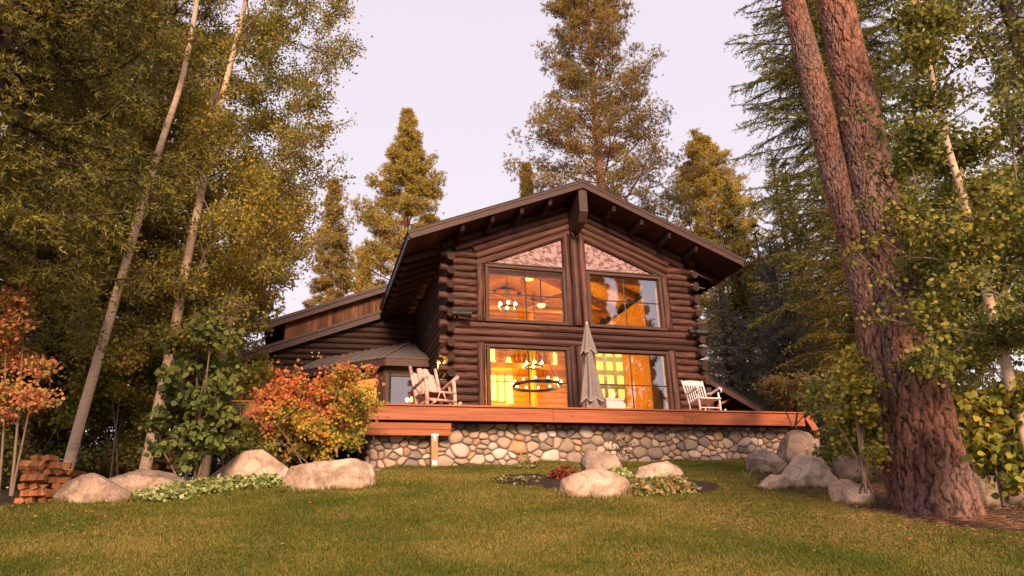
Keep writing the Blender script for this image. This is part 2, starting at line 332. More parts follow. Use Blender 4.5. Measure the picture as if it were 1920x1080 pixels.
# lawn outline (true metres); front and sides run on out of view
LL = [onG(u, v) for u, v in ((0, 948), (110, 948), (290, 925), (480, 908), (540, 925), (640, 918), (700, 900), (706, 884))]
LR = [onG(u, v) for u, v in ((1395, 860), (1412, 885), (1440, 915), (1560, 925), (1600, 955), (1750, 985), (1919, 1000))]
lawn_poly = [(-30, -8.5), (-15, -7.6)] + [(p[0], p[1]) for p in LL] + [(-5.6, -3.40), (3.3, -3.40)] + [(p[0], p[1]) for p in LR] + [(16, -14), (16, -26), (-30, -26)]
def inpoly(x, y, P=lawn_poly):
    c = np.zeros(np.shape(x), bool); j = len(P)-1
    for i in range(len(P)):
        (xi, yi), (xj, yj) = P[i], P[j]
        if yi != yj: c ^= ((yi > y) != (yj > y)) & (x < (xj-xi)*(y-yi)/(yj-yi)+xi)
        j = i
    return c
bedC = onG(1000, 905); bedR = onG(1215, 915); bedM = onG(1120, 915)
beds = [(bedC[0], bedC[1], 0.62, 0.85), (bedM[0], bedM[1], 0.9, 0.7), (bedR[0]+0.1, bedR[1], 0.95, 0.8)]
def inbed(x, y, lim=None):
    c = np.zeros(np.shape(x), bool)
    for bx, by, a, b in beds: c |= ((x-bx)/a)**2+((y-by)/b)**2 < ((1+0.25*snoise(x*4, y*4)) if lim is None else lim)
    return c
M['lawn'] = mat('lawn_turf', (0.065, 0.07, 0.011), (0.19, 0.125, 0.034), 0.95, 0.9, (1, 1, 1), 0.5, 0.1, detail=8, c3=(0.11, 0.095, 0.018), bscale=40)
lawn = sheet('lawn', np.arange(-24, 16.01, 0.16), np.arange(-24, -3.3, 0.16), 0.0, M['lawn'], lambda x, y: inpoly(x+0.12*snoise(x*3, y*3), y+0.12*snoise(y*3, x*3)) & ~inbed(x, y))
tag(lawn, kind='structure')
bed = sheet('soil_bed', np.arange(-6, 2, 0.08), np.arange(-12, -6, 0.08), -0.012, M['soil'], lambda x, y: inbed(x, y, 1.5))
bv = np.empty(len(bed.data.vertices)*3); bed.data.vertices.foreach_get('co', bv); bv = bv.reshape(-1, 3); hb = np.zeros(len(bv))
for bx, by, ba, bb in beds: hb = np.maximum(hb, 1-((bv[:, 0]-bx)/ba)**2-((bv[:, 1]-by)/bb)**2)
bv[:, 2] += 0.10*np.sqrt(np.clip(hb, 0, 1))+0.012*rng.normal(size=len(bv)); bed.data.vertices.foreach_set('co', bv.ravel()); bed.data.update()
tag(bed, kind='structure')

# grass blades, thick near the lens and thinning with distance
def grass(N):
    n = int(N*2.2); u = rng.random(n)
    D = 3.6*(17.5/3.6)**u; az = YAW + rng.uniform(-0.72, 0.72, n)
    x = CAM[0]+D*np.sin(az); y = CAM[1]+D*np.cos(az)
    ok = (y < -3.45) & inpoly(x+0.12*snoise(x*3, y*3), y+0.12*snoise(y*3, x*3)) & ~inbed(x, y)
    x, y, D = x[ok][:N], y[ok][:N], D[ok][:N]; n = len(x)
    z = ground_v(x, y)
    h = rng.uniform(0.013, 0.032, n)*(1+0.2*np.sin(x*3)*np.sin(y*2.3)+0.35*(np.sin(x*9+2*np.sin(y*7))*np.sin(y*8+2*np.sin(x*5)) > 0.6)); w = 0.0022+0.00042*D; t = rng.uniform(0, 6.283, n); ln = rng.uniform(0.2, 1.1, n)*h; la = rng.uniform(0, 6.283, n)
    V = np.zeros((n, 3, 3)); dx = np.cos(t)*w; dy = np.sin(t)*w
    V[:, 0] = np.c_[x-dx, y-dy, z-0.004]; V[:, 1] = np.c_[x+dx, y+dy, z-0.004]; V[:, 2] = np.c_[x+np.cos(la)*ln, y+np.sin(la)*ln, z+h]
    return npmesh('grass', V.reshape(-1, 3), np.arange(3*n).reshape(-1, 3))
m = leafmat('grass_blade', [(0.06, 0.09, 0.012), (0.10, 0.135, 0.016), (0.165, 0.165, 0.024), (0.245, 0.19, 0.042), (0.39, 0.27, 0.09)], 0.3, nscale=0.75, amp=0.34)
m_grass = m; g = link('grass', grass(620000), m); tag(g, 'short mown grass of the lawn, green with straw patches', 'grass', kind='stuff')

# ------------------------------------------------------------------ logs
def logmesh(name, n=12, seg=9, r=0.1, seed=0, wob=0.035, bow=0.006):
    rd = random.Random(seed); mb = MB(); P = []; RR = []
    ph = rd.uniform(0, 6)
    for i in range(seg+1):
        t = i/seg; P.append((t, bow*math.sin(t*6+ph), bow*math.cos(t*5+ph))); RR.append(r*(1+rd.uniform(-wob, wob)))
    st = random.getstate(); random.seed(seed); mb.tube(P, RR, n, True, 0.02); random.setstate(st)
    return mb.mesh(name, True)
LOGM = [logmesh('log', r=0.102, seed=i) for i in range(5)]
for me in LOGM: me.materials.append(M['log'])
SIDEM = [logmesh('side_log', r=0.102, seed=10+i) for i in range(3)]
for me in SIDEM: me.materials.append(M['sidelog'])
def put_log(p0, p1, parent, r=1.0, meshes=LOGM, name='log'):
    p0 = Vector([float(q) for q in p0]); p1 = Vector([float(q) for q in p1]); d = p1-p0
    o = bpy.data.objects.new(name, random.choice(meshes)); COL.objects.link(o); o.parent = parent
    q = d.to_track_quat('X', 'Z'); o.location = p0; o.rotation_mode = 'QUATERNION'; o.rotation_quaternion = q @ Matrix.Rotation(random.uniform(0, 6.28), 4, 'X').to_quaternion(); o.scale = (d.length, r, r)
    return o

# ------------------------------------------------------------------ the cabin
ZA, WW, HH, FT, AO = 6.159, 4.833, 1.986, 0.236, 1.05
SL = HH/WW; ZD = -0.75; YB = 9.0
cabin = empty('log_cabin', (0, 0, ZD))
tag(cabin, 'dark brown log cabin with wide gable, big lit windows and low left wing', 'house')
def cb(mb, name, m, smooth=False):
    o = mb.build(name, m, None, smooth); o.parent = cabin; o.matrix_parent_inverse = Matrix.Translation((0, 0, -ZD)); return o
class CP:                                           # inner helper: children of the cabin given in world metres
    pass
def clog(p0, p1, r=1.0, meshes=LOGM, name='log'):
    o = put_log((p0[0], p0[1], p0[2]-ZD), (p1[0], p1[1], p1[2]-ZD), cabin, r, meshes, name); return o
PIT = 0.196
rows = [1.70+PIT*k for k in range(-12, 13)]
for k, z in zip(range(-12, 13), rows):
    far = (k % 2 == 0); xo = 3.85 if far else 3.52
    xo1 = xo+random.uniform(-0.03, 0.03); xo2 = xo+random.uniform(-0.03, 0.03)
    if k in (0, 1, 2) or k <= -11:
        xm = random.uniform(-1.2, 1.4)
        clog((-xo1, 0, z), (xm, 0, z)); clog((xm, 0, z), (xo2, 0, z))
    else:
        clog((-xo1, 0, z), (-2.84, 0, z)); clog((2.84, 0, z), (xo2, 0, z))
    # side walls, their ends poking out past the corner between the front courses
    zs = z+PIT/2 if False else z
    y0 = 0.02 if far else -0.33+random.uniform(-0.03, 0.02)
    for sx in (-1, 1):
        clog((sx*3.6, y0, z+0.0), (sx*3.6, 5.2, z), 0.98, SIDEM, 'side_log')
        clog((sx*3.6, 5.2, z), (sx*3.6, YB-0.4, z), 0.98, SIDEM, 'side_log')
        if not far:                               # dark weathered end grain
            e = MB().tube([(sx*3.6, y0-0.012, z), (sx*3.6, y0+0.10, z)], 0.102, 12); cb(e, 'log_end', M['logdark'])
        else:
            clog((sx*3.6, -0.30, z+PIT*0.0), (sx*3.6, -0.02, z), 0.001, SIDEM, 'side_log') if False else None
# gable logs that follow the roof slope
for j in range(6):
    zc = 4.89+0.106+0.212*j
    xe = 2.86 if j < 2 else min(3.8, (zc-4.22)/SL)
    for sx in (-1, 1):
        clog((sx*0.05, 0, zc-SL*0.05), (sx*xe, 0, zc-SL*xe), 1.03)
# filling behind the logs so no light leaks
mb = MB()
for sx in (-1, 1):
    mb.box((sx*3.09, 0.06, 1.65), (0.468, 0.03, 2.4))
mb.box((0, 0.06, 1.88), (2.9, 0.03, 0.26)); mb.box((0, 0.06, -0.5), (2.9, 0.03, 0.25)); mb.box((0, 0.06, 3.3), (0.36, 0.03, 1.4)); mb.box((0, 0.06, 0.6), (0.36, 0.03, 1.0))
mb.prism([(-3.55, 0.03, 4.05), (-3.55, 0.03, 5.9-SL*3.55), (0, 0.03, 5.93), (3.55, 0.03, 5.9-SL*3.55), (3.55, 0.03, 4.05), (2.6, 0.03, 3.80), (0.35, 0.03, 4.72), (-0.35, 0.03, 4.72), (-2.6, 0.03, 3.80)], (0, 0.06, 0))
cb(mb, 'wall_core', M['logdark'])
# corner bracket logs: vertical jamb posts, centre posts
for sx in (-1, 1):
    clog((sx*2.755, -0.02, 2.19), (sx*2.755, -0.02, 3.80), 1.0, name='jamb_post')
    clog((sx*2.755, -0.02, -0.75), (sx*2.755, -0.02, 1.60), 1.0, name='jamb_post')
for x, r in ((-0.235, 1.05), (0.0, 1.15), (0.235, 1.05)):
    clog((x, -0.03-0.02*(x == 0), 2.19), (x, -0.03, 4.92), r, name='centre_post')
    clog((x, -0.03-0.02*(x == 0), -0.75), (x, -0.03, 1.60), r, name='centre_post')
# windows
def window(x0, x1, z0, z1, glass, mv=0.5, mh=0.5, fw=0.085, y=-0.02, label=None):
    w = MB()
    w.box(((x0+x1)/2, y-0.03, z1+fw/2), ((x1-x0)/2+fw, 0.06, fw/2)); w.box(((x0+x1)/2, y-0.04, z0-fw/2), ((x1-x0)/2+fw+0.02, 0.07, fw/2))
    for xx in (x0-fw/2, x1+fw/2): w.box((xx, y-0.03, (z0+z1)/2), (fw/2, 0.06, (z1-z0)/2-0.001))
    fr = bevel(cb(w, 'window_frame', M['trim']), 0.01)
    s = MB()                                     # inner sash
    s.box(((x0+x1)/2, y-0.005, z1-0.012), ((x1-x0)/2-0.001, 0.03, 0.012)); s.box(((x0+x1)/2, y-0.005, z0+0.012), ((x1-x0)/2-0.001, 0.03, 0.012))
    for xx in (x0+0.013, x1-0.013): s.box((xx, y-0.005, (z0+z1)/2), (0.012, 0.03, (z1-z0)/2-0.025))
    o = s.build('sash', M['black']); o.parent = fr
    xm = x0+(x1-x0)*mv; zm = z0+(z1-z0)*mh
    for mm in (MB().box((xm, y, (z0+z1)/2), (0.012, 0.012, (z1-z0)/2-0.025)), MB().box(((x0+x1)/2, y-0.002, zm), ((x1-x0)/2-0.026, 0.012, 0.012))):
        o = mm.build('muntin', M['black']); o.parent = fr
    for a, b in ((x0, xm), (xm, x1)):
        for c, d in ((z0, zm), (zm, z1)):
            yy = y+0.006
            me = npmesh('pane', [(a+0.005, yy, c+0.005), (b-0.005, yy, c+0.005), (b-0.005, yy, d-0.005), (a+0.005, yy, d-0.005)], np.array([[0, 1, 2, 3]])); o = link('pane', me, glass, fr)
            o.rotation_euler = (0, 0, 0)
    return fr
window(-2.531, -0.403, 2.268, 3.732, M['glass']); window(0.403, 2.54, 2.268, 3.732, M['glassr'])
window(-2.531, -0.403, -0.28, 1.488, M['glass']); window(0.403, 2.54, -0.28, 1.488, M['glassr'])
# triangular gable panels with fan-shaped strips
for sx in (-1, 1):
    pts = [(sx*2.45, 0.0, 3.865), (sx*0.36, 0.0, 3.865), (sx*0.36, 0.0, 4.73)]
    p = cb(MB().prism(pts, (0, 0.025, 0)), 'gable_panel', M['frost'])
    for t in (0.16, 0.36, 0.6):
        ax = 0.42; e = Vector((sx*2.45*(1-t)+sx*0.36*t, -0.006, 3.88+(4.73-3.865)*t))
        o = MB().bar((sx*ax, -0.004, 3.88), e, 0.010, 0.010, (0, 1, 0)).build('panel_strip', M['gable_line']); o.parent = p
    tr = MB().bar((sx*2.52, -0.05, 3.855), (sx*0.33, -0.05, 3.855), 0.10, 0.03); cb(tr, 'panel_trim', M['trim'])
# roof: top sheets, soffit boards, barge boards, eaves boards
for sx in (-1, 1):
    t = MB().prism([(0, -AO-0.02, ZA+0.012), (sx*(WW+0.03), -AO-0.02, ZA-HH+0.0), (sx*(WW+0.03), -AO-0.02, ZA-HH-0.03), (0, -AO-0.02, ZA-0.03)], (0, YB+AO, 0))
    cb(t, 'roof_sheet', M['roofing'])
    # deep barge board and thin upper trim, 2 layers
    b = MB().prism([(0, -AO, ZA-0.075), (sx*WW, -AO, ZA-HH-0.075), (sx*(WW-0.06), -AO, ZA-HH-FT+0.025), (0, -AO, ZA-FT)], (0, 0.045, 0)); cb(b, 'barge_board', M['fascia'])
    b = MB().prism([(0, -AO-0.018, ZA-0.01), (sx*(WW+0.02), -AO-0.018, ZA-HH-0.01), (sx*(WW+0.01), -AO-0.018, ZA-HH-0.082), (0, -AO-0.018, ZA-0.082)], (0, 0.06, 0)); cb(b, 'barge_trim', M['fascia'])
    b = MB().bar((sx*(WW-0.02), -AO+0.05, ZA-HH-0.13), (sx*(WW-0.02), YB-0.1, ZA-HH-0.13), 0.04, 0.2); cb(b, 'eaves_board', M['fascia'])
    nb = 23; wdt = WW/nb
    for i in range(nb):                          # boards run front to back
        x0 = sx*(i*wdt+0.005); x1 = sx*((i+1)*wdt-0.005); z0 = ZA-0.20-SL*abs(x0); z1 = ZA-0.20-SL*abs(x1)
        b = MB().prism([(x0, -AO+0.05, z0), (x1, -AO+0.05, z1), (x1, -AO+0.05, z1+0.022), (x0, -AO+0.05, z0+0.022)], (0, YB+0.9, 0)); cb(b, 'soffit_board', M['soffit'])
    for i in range(4):                           # lookout beams under the front overhang
        x = sx*(0.95+i*0.82); z = ZA-0.24-SL*abs(x)-0.06
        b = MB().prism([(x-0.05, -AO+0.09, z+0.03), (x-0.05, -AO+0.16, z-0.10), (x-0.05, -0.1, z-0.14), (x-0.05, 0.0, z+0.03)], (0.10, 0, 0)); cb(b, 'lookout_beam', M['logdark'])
    for i in range(15):                          # rafter tails along the eaves
        y = 0.30+i*0.58
        xa_, xb_ = 3.4, WW-0.10
        clog((sx*xa_, y, ZA-0.33-SL*xa_), (sx*xb_, y, ZA-0.31-SL*xb_), 1.0, SIDEM, 'rafter_tail')
clog((-3.6, -0.25, 4.33), (-3.6, 0.2, 4.33), 1.0, SIDEM, 'wall_plate'); clog((3.6, -0.25, 4.33), (3.6, 0.2, 4.33), 1.0, SIDEM, 'wall_plate')
rb = MB().prism([(-0.125, -AO+0.06, ZA-0.26), (-0.125, -AO+0.06, 5.22), (-0.125, -0.80, 4.98), (-0.125, 0.0, 4.86), (-0.125, 0.0, ZA-0.26)], (0.25, 0, 0)); bevel(cb(rb, 'ridge_beam', M['fascia']), 0.012)
an = MB()
for sx in (-1, 1):
    an.tube([(sx*0.02, -0.22, 4.78), (sx*0.10, -0.30, 4.80), (sx*0.15, -0.30, 4.88)], [0.016, 0.013, 0.005], 6)
    an.tube([(sx*0.07, -0.28, 4.79), (sx*0.06, -0.34, 4.86)], [0.010, 0.004], 6)
cb(an, 'antler', M['twig'])
# floodlights fixed to the corner logs
for p in ((-3.38, -0.36, 2.28), (3.42, -0.34, 2.12)):
    f = MB().tube([p, (p[0]+0.30, p[1]-0.06, p[2]-0.02)], [0.085, 0.10], 12); f.tube([(p[0]-0.02, p[1], p[2]), (p[0]-0.02, 0.0, p[2]-0.03)], 0.03, 8); f.tube([(p[0]-0.20, p[1]+0.02, p[2]), (p[0]-0.04, p[1]-0.01, p[2])], [0.09, 0.07], 12)
    cb(f, 'floodlight', M['black'])

# wall lantern at the left corner (lit)
ln = empty('wall_lantern', (-3.78, 0.42, 1.08)); tag(ln, 'small lit wall lantern behind the left corner logs', 'lamp')
MB().box((0, 0, 0.12), (0.05, 0.05, 0.012)).box((0, 0, -0.12), (0.05, 0.05, 0.012)).bar((0, 0, 0.13), (0.16, 0, 0.17), 0.02, 0.02).tube([(0, 0, 0.13), (0, 0, 0.2)], [0.05, 0.005], 6).build('lantern_cage', M['black'], ln)
MB().tube([(0, 0, -0.08), (0, 0, 0.08)], 0.032, 8).build('lit_tube', emit('lantern_tube', (1, 0.72, 0.3), 7), ln)
lp = bpy.data.lights.new('lantern_light', 'POINT'); lp.energy = 22; lp.color = (1, 0.55, 0.12); lp.shadow_soft_size = 0.05
o = bpy.data.objects.new('lantern_light', lp); COL.objects.link(o); o.parent = ln; o.location = (-0.12, -0.08, 0)

# ------------------------------------------------------------------ left wing
YW = 5.3
wl0 = (-9.6, 1.88); sl2 = (3.70-2.0)/(9.31-4.9)
def zlow(x): return 3.92+sl2*(x+4.9)
def zup(x): return 4.84+0.402*(x+4.71)
nr = 26
for k in range(nr):
    z = -1.35+PIT*k
    r = 1.0
    # course ends where it meets the sloping roof edge
    xl = max(-9.1, -4.9+(z+0.12-3.92)/sl2) if z > zlow(-9.1)-0.12 else -9.1
    if xl > -4.2: continue
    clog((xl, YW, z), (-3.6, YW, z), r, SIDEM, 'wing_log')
cb(MB().prism([(-9.1, YW+0.05, -2.0), (-3.6, YW+0.05, -2.0), (-3.6, YW+0.05, 4.1), (-9.1, YW+0.05, zlow(-9.1)-0.1)], (0, 0.05, 0)), 'wing_wall_core', M['logdark'])
b = MB().prism([(-4.86, 5.0, zlow(-4.86)+0.0), (-9.75, 5.0, zlow(-9.75)+0.0), (-9.72, 5.0, zlow(-9.72)-0.26), (-4.86, 5.0, zlow(-4.86)-0.26)], (0, 0.05, 0)); cb(b, 'wing_barge_board', M['fascia'])
b = MB().prism([(-4.80, 4.97, zlow(-4.8)+0.02), (-9.77, 4.97, zlow(-9.77)+0.02), (-9.76, 4.97, zlow(-9.76)-0.07), (-4.80, 4.97, zlow(-4.8)-0.07)], (0, 0.07, 0)); cb(b, 'wing_barge_trim', M['fascia'])
cb(MB().prism([(-4.6, 5.0, zlow(-4.6)-0.06), (-9.75, 5.0, zlow(-9.75)-0.06), (-9.75, 5.0, zlow(-9.75)-0.02), (-4.6, 5.0, zlow(-4.6)-0.02)], (0, 6, 0)), 'wing_roof', M['roofing'])
b = MB().prism([(-4.5, 4.92, zup(-4.5)+0.02), (-8.42, 4.92, zup(-8.42)+0.02), (-8.40, 4.92, zup(-8.4)-0.08), (-4.5, 4.92, zup(-4.5)-0.08)], (0, 0.07, 0)); cb(b, 'upper_barge_trim', M['fascia'])
b = MB().prism([(-4.5, 4.95, zup(-4.5)), (-8.38, 4.95, zup(-8.38)), (-8.34, 4.95, zup(-8.34)-0.24), (-4.5, 4.95, zup(-4.5)-0.24)], (0, 0.05, 0)); cb(b, 'upper_barge_board', M['fascia'])
cb(MB().prism([(-4.4, 4.95, zup(-4.4)+0.03), (-8.45, 4.95, zup(-8.45)+0.03), (-8.45, 4.95, zup(-8.45)-0.02), (-4.4, 4.95, zup(-4.4)-0.02)], (0, 5.5, 0)), 'upper_roof', M['roofing'])
cb(MB().prism([(-7.80, YW+0.03, zlow(-7.8)), (-4.0, YW+0.03, zlow(-4.0)), (-4.0, YW+0.03, zup(-4.0)-0.05), (-7.80, YW+0.03, zup(-7.8)-0.05)], (0, 4.5, 0)), 'clerestory_core', M['logdark'])
x = -7.80
while x < -4.5:                                  # weathered vertical boards
    w = random.uniform(0.11, 0.25)
    yy = 5.22-random.uniform(0, 0.012)
    cb(MB().prism([(x, yy, zlow(x)-0.02), (x+w-0.008, yy, zlow(x+w)-0.02), (x+w-0.008, yy, zup(x+w)-0.1), (x, yy, zup(x)-0.1)], (0, 0.03, 0)), 'board', M['rust']); x += w
# small pale insulators on the wing wall
for u, v in ((585, 661), (598, 662), (586, 669), (596, 668)):
    p = atY(u, v, YW-0.16); cb(MB().tube([(p[0], YW-0.17, p[2]), (p[0], YW-0.06, p[2])], [0.022, 0.03], 8), 'insulator', M['white'])
# framed wing window at far left
pw = atY(475, 762, YW-0.17)
def smallwin(x0, x1, z0, z1, y, glass, m=M['trim'], fw=0.06, name='window_frame'):
    w = MB(); w.box(((x0+x1)/2, y, z1+fw/2), ((x1-x0)/2+fw, 0.04, fw/2)); w.box(((x0+x1)/2, y, z0-fw/2), ((x1-x0)/2+fw, 0.05, fw/2))
    for xx in (x0-fw/2, x1+fw/2): w.box((xx, y, (z0+z1)/2), (fw/2, 0.038, (z1-z0)/2-0.001))
    f = cb(w, name, m)
    me = npmesh('pane', [(x0, y, z0), (x1, y, z0), (x1, y, z1), (x0, y, z1)], np.array([[0, 1, 2, 3]])); link('pane', me, glass, f); return f
M['skyglass'] = mat('reflecting_pane', (0.28, 0.24, 0.24), (0.34, 0.29, 0.29), 0.03, 2, spec=1.0, coat=1.0, metal=0.9)
smallwin(pw[0]-0.16, pw[0]+0.16, pw[2]-0.4, pw[2]+0.35, YW-0.17, M['skyglass'], M['peel'], 0.05)

# ------------------------------------------------------------------ faceted bay with ribbed metal roof
E1 = atY(722, 669, 2.5); E0 = np.array([-3.62, 2.5, E1[2]]); chd = np.array([-0.75, 0.66, 0.0])
E2 = E1+chd*3.3; APX = np.array([-3.95, 4.55, E1[2]+1.02]); AP2 = np.array([-6.6, 5.2, E1[2]+0.55])
AP3 = np.array([-3.62, 4.0, E1[2]+0.9])
def facet(a, b, tops, m, name):
    mb = MB(); pts = [tuple(a), tuple(b)]+[tuple(t) for t in tops]; n_ = (Vector(b)-Vector(a)).cross(Vector(tops[0])-Vector(a)).normalized()
    if n_.z < 0: n_ = -n_
    d = tuple(-n_*0.025); mb.prism(pts, d); return cb(mb, name, m), n_
f1, n1 = facet(E0+np.array([0, 0, 0]), E1, [APX], M['metalroof'], 'bay_roof_facet')
f2, n2 = facet(E1, E2, [AP2, APX], M['metalroof'], 'bay_roof_facet')
def ribs(a, b, ta, tb, n_, cnt, fo):
    a, b, ta, tb = (Vector(q) for q in (a, b, ta, tb))
    for i in range(cnt+1):
        t = i/cnt; p = a.lerp(b, t); q = ta.lerp(tb, t)
        o = MB().bar(p+n_*0.018-(q-p).normalized()*0.02, q+n_*0.018, 0.025, 0.035, n_).build('roof_rib', M['metalroof']); o.parent = fo
E0v, E1v, E2v = Vector(E0), Vector(E1), Vector(E2); APv, AP2v = Vector(APX), Vector(AP2)
for i in range(1, 6):                            # ribs of the front facet run up the slope and die into the hips
    t = i/6; p = E0v.lerp(E1v, t); upd = (APv-(E0v.lerp(E1v, (APX[0]-E0[0])/(E1[0]-E0[0])))); L_ = 1-abs(t-((APX[0]-E0[0])/(E1[0]-E0[0])))/max(t if False else 1-((APX[0]-E0[0])/(E1[0]-E0[0])), 0.01)
    k = max(0.12, min(0.95, L_)); o = MB().bar(p+n1*0.015, p+upd*k+n1*0.015, 0.022, 0.03, n1).build('roof_rib', M['metalroof']); o.parent = f1
ribs(E1, E2, APX, AP2, n2, 12, f2)
o = MB().bar(E1v+n1*0.02, APv+n1*0.03, 0.06, 0.04).build('hip_cap', M['metalroof']); o.parent = f1
# fascia band, soffit and walls of the bay
def wallquad(a, b, z0, z1, off, m, name):
    a, b = Vector(a), Vector(b); d = (b-a).normalized(); nn = Vector((-d.y, d.x, 0)); 
    if nn.dot(Vector((-0.3, -1, 0))) < 0: nn = -nn
    a = a-nn*off; b = b-nn*off
    return cb(MB().prism([(a.x, a.y, z0), (b.x, b.y, z0), (b.x, b.y, z1), (a.x, a.y, z1)], tuple(-nn*0.05)), name, m), a, b, nn, d
ez = E1[2]
wallquad(E0, E1, ez-0.24, ez-0.02, 0.03, M['fascia'], 'bay_fascia'); wallquad(E1, E2, ez-0.24, ez-0.02, 0.03, M['fascia'], 'bay_fascia')
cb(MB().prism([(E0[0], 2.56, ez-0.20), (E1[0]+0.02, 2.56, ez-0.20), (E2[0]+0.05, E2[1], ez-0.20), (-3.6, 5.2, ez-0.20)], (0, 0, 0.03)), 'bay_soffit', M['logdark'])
def bwin(a, b, off, t0, t1, z0, z1, glass, par_m):
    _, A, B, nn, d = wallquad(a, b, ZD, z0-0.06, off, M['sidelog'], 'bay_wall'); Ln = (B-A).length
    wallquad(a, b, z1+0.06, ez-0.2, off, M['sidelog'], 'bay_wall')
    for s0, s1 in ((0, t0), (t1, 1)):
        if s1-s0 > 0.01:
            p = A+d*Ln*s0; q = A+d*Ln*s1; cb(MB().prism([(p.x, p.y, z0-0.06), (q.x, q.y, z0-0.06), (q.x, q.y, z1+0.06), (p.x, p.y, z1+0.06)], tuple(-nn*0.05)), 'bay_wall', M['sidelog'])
    p = A+d*Ln*t0; q = A+d*Ln*t1; mb = MB()
    for z in (z0-0.03, z1+0.03): mb.bar((p.x, p.y, z), (q.x, q.y, z), 0.09, 0.06)
    for c in (p, q): mb.bar((c.x, c.y, z0-0.06), (c.x, c.y, z1+0.06), 0.085, 0.07, tuple(nn))
    f = cb(mb, 'window_frame', M['trim'])
    me = npmesh('pane', [(p.x, p.y, z0), (q.x, q.y, z0), (q.x, q.y, z1), (p.x, p.y, z1)], np.array([[0, 1, 2, 3]])); link('pane', me, glass, f)
M['bayglow'] = emit('lit_bay_room', (1.0, 0.36, 0.06), 0.75)
wz1 = atY(760, 706, 2.75)[2]
bwin(E0, E1, 0.28, 0.26, 0.92, -0.2, wz1, M['skyglass'], None)
bwin(E1, E2, 0.28, 0.12, 0.52, -0.25, wz1, M['glass'], None)
A_ = Vector(E1)+Vector((0.33, 0.50, 0)); B_ = Vector(E1)+Vector(chd)*1.95+Vector((0.33, 0.50, 0))
cb(MB().prism([(A_.x, A_.y, -0.5), (B_.x, B_.y, -0.5), (B_.x, B_.y, 1.5), (A_.x, A_.y, 1.5)], (0.02, 0.03, 0)), 'lit_blind', M['bayglow'])  # emissive panel added behind the pane to stand for the lit bay room

# ------------------------------------------------------------------ low roof on the right side
pa, pb = atY(1316, 700, 1.0), atY(1437, 770, 1.0); sA = Vector(pa); sB = Vector(pb)
dd = sB-sA; sA2 = sA-dd*0.25; sB2 = sB+dd*0.35
cb(MB().prism([tuple(sA2), tuple(sB2), tuple(sB2-Vector((0, 0, 0.2))), tuple(sA2-Vector((0, 0, 0.2)))], (0, 0.06, 0)), 'lean_to_barge_board', M['fascia'])
cb(MB().prism([tuple(sA2+Vector((0, 0, 0.03))), tuple(sB2+Vector((0, 0, 0.03))), tuple(sB2-Vector((0, 0, 0.03))), tuple(sA2-Vector((0, 0, 0.03)))], (0, 6, 0)), 'lean_to_roof', M['roofing'])
cb(MB().box((5.2, 4.5, -0.2), (1.6, 0.05, 1.0)), 'lean_to_wall', M['logdark'])
for y in (1.4, 2.2, 3.0, 3.8):
    cb(MB().bar(sA2+Vector((0, y-1, -0.1)), sB2+Vector((0, y-1, -0.1)), 0.06, 0.12), 'lean_to_rafter', M['logdark'])
q1, q2 = atY(1350, 757, 1.3), atY(1378, 744, 1.3); cb(MB().bar(q1, q2, 0.05, 0.06), 'brace', M['deck'])
q1, q2 = atY(1345, 768, 1.3), atY(1350, 752, 1.3); cb(MB().bar(q1, q2, 0.05, 0.06), 'brace', M['deck'])
# light braces under the right eaves
for (a, b) in (((1296, 508), (1341, 527)), ((1296, 533), (1321, 541))):
    p, q = atY(*a, -0.35), atY(*b, 0.3)
    cb(MB().tube([tuple(p), tuple((p+q)/2-np.array([0, 0, 0.03])), tuple(q)], 0.014, 6), 'eaves_cable', M['deckpost'])

# ------------------------------------------------------------------ inside: rooms seen through the glass
def inner(mb, name, m): return cb(mb, name, m)
inner(MB().box((0, 3.6, ZD+0.03), (3.45, 3.5, 0.02)), 'floor_board', M['inbeam'])
YI = 7.0
k = 0
z = ZD+0.1
while z < 5.6:                                   # back wall of peeled logs
    hw = min(3.45, (5.75-z)/SL)
    mb = MB().tube([(-hw, YI, z), (hw, YI, z)], 0.118, 10); inner(mb, 'inner_log', M['inwall']); z += 0.215
for sx in (-1, 1):
    inner(MB().box((sx*3.44, 3.6, 1.7), (0.02, 3.5, 2.45)), 'inner_wall', M['inwall'])
    inner(MB().prism([(0, 0.15, 5.86), (sx*3.5, 0.15, 5.86-SL*3.5), (sx*3.5, 0.15, 5.89-SL*3.5), (0, 0.15, 5.89)], (0, 7, 0)), 'inner_ceiling', M['inwall'])
    for y in (1.6, 3.2, 4.8):
        inner(MB().bar((0, y, 5.72), (sx*3.4, y, 5.72-SL*3.4), 0.16, 0.22), 'inner_rafter', M['inbeam'])
for y in (1.6, 4.8):
    inner(MB().tube([(-3.4, y, 4.25), (3.4, y, 4.25)], 0.11, 10), 'tie_beam', M['inbeam'])
    for sx in (-1, 1): inner(MB().tube([(0, y, 4.3), (sx*1.7, y, 4.95)], 0.07, 8), 'truss_web', M['inbeam'])
    inner(MB().tube([(0, y, 4.25), (0, y, 5.7)], 0.09, 8), 'king_post', M['inbeam'])
# loft edge with railing at the back, posts
inner(MB().box((0.9, 6.3, 2.45), (2.5, 0.6, 0.10)), 'loft_floor', M['inbeam'])
for x in (-1.55, 0.55, 2.9): inner(MB().tube([(x, 5.8, ZD), (x, 5.8, 4.4)], 0.11, 10), 'loft_post', M['inwall'])
rl = MB().tube([(-1.5, 5.7, 3.35), (3.4, 5.7, 3.35)], 0.04, 8)
for i in range(26): rl.tube([(-1.4+i*0.19, 5.7, 2.6), (-1.4+i*0.19, 5.7, 3.35)], 0.018, 6)
inner(rl, 'loft_railing', M['inbeam'])
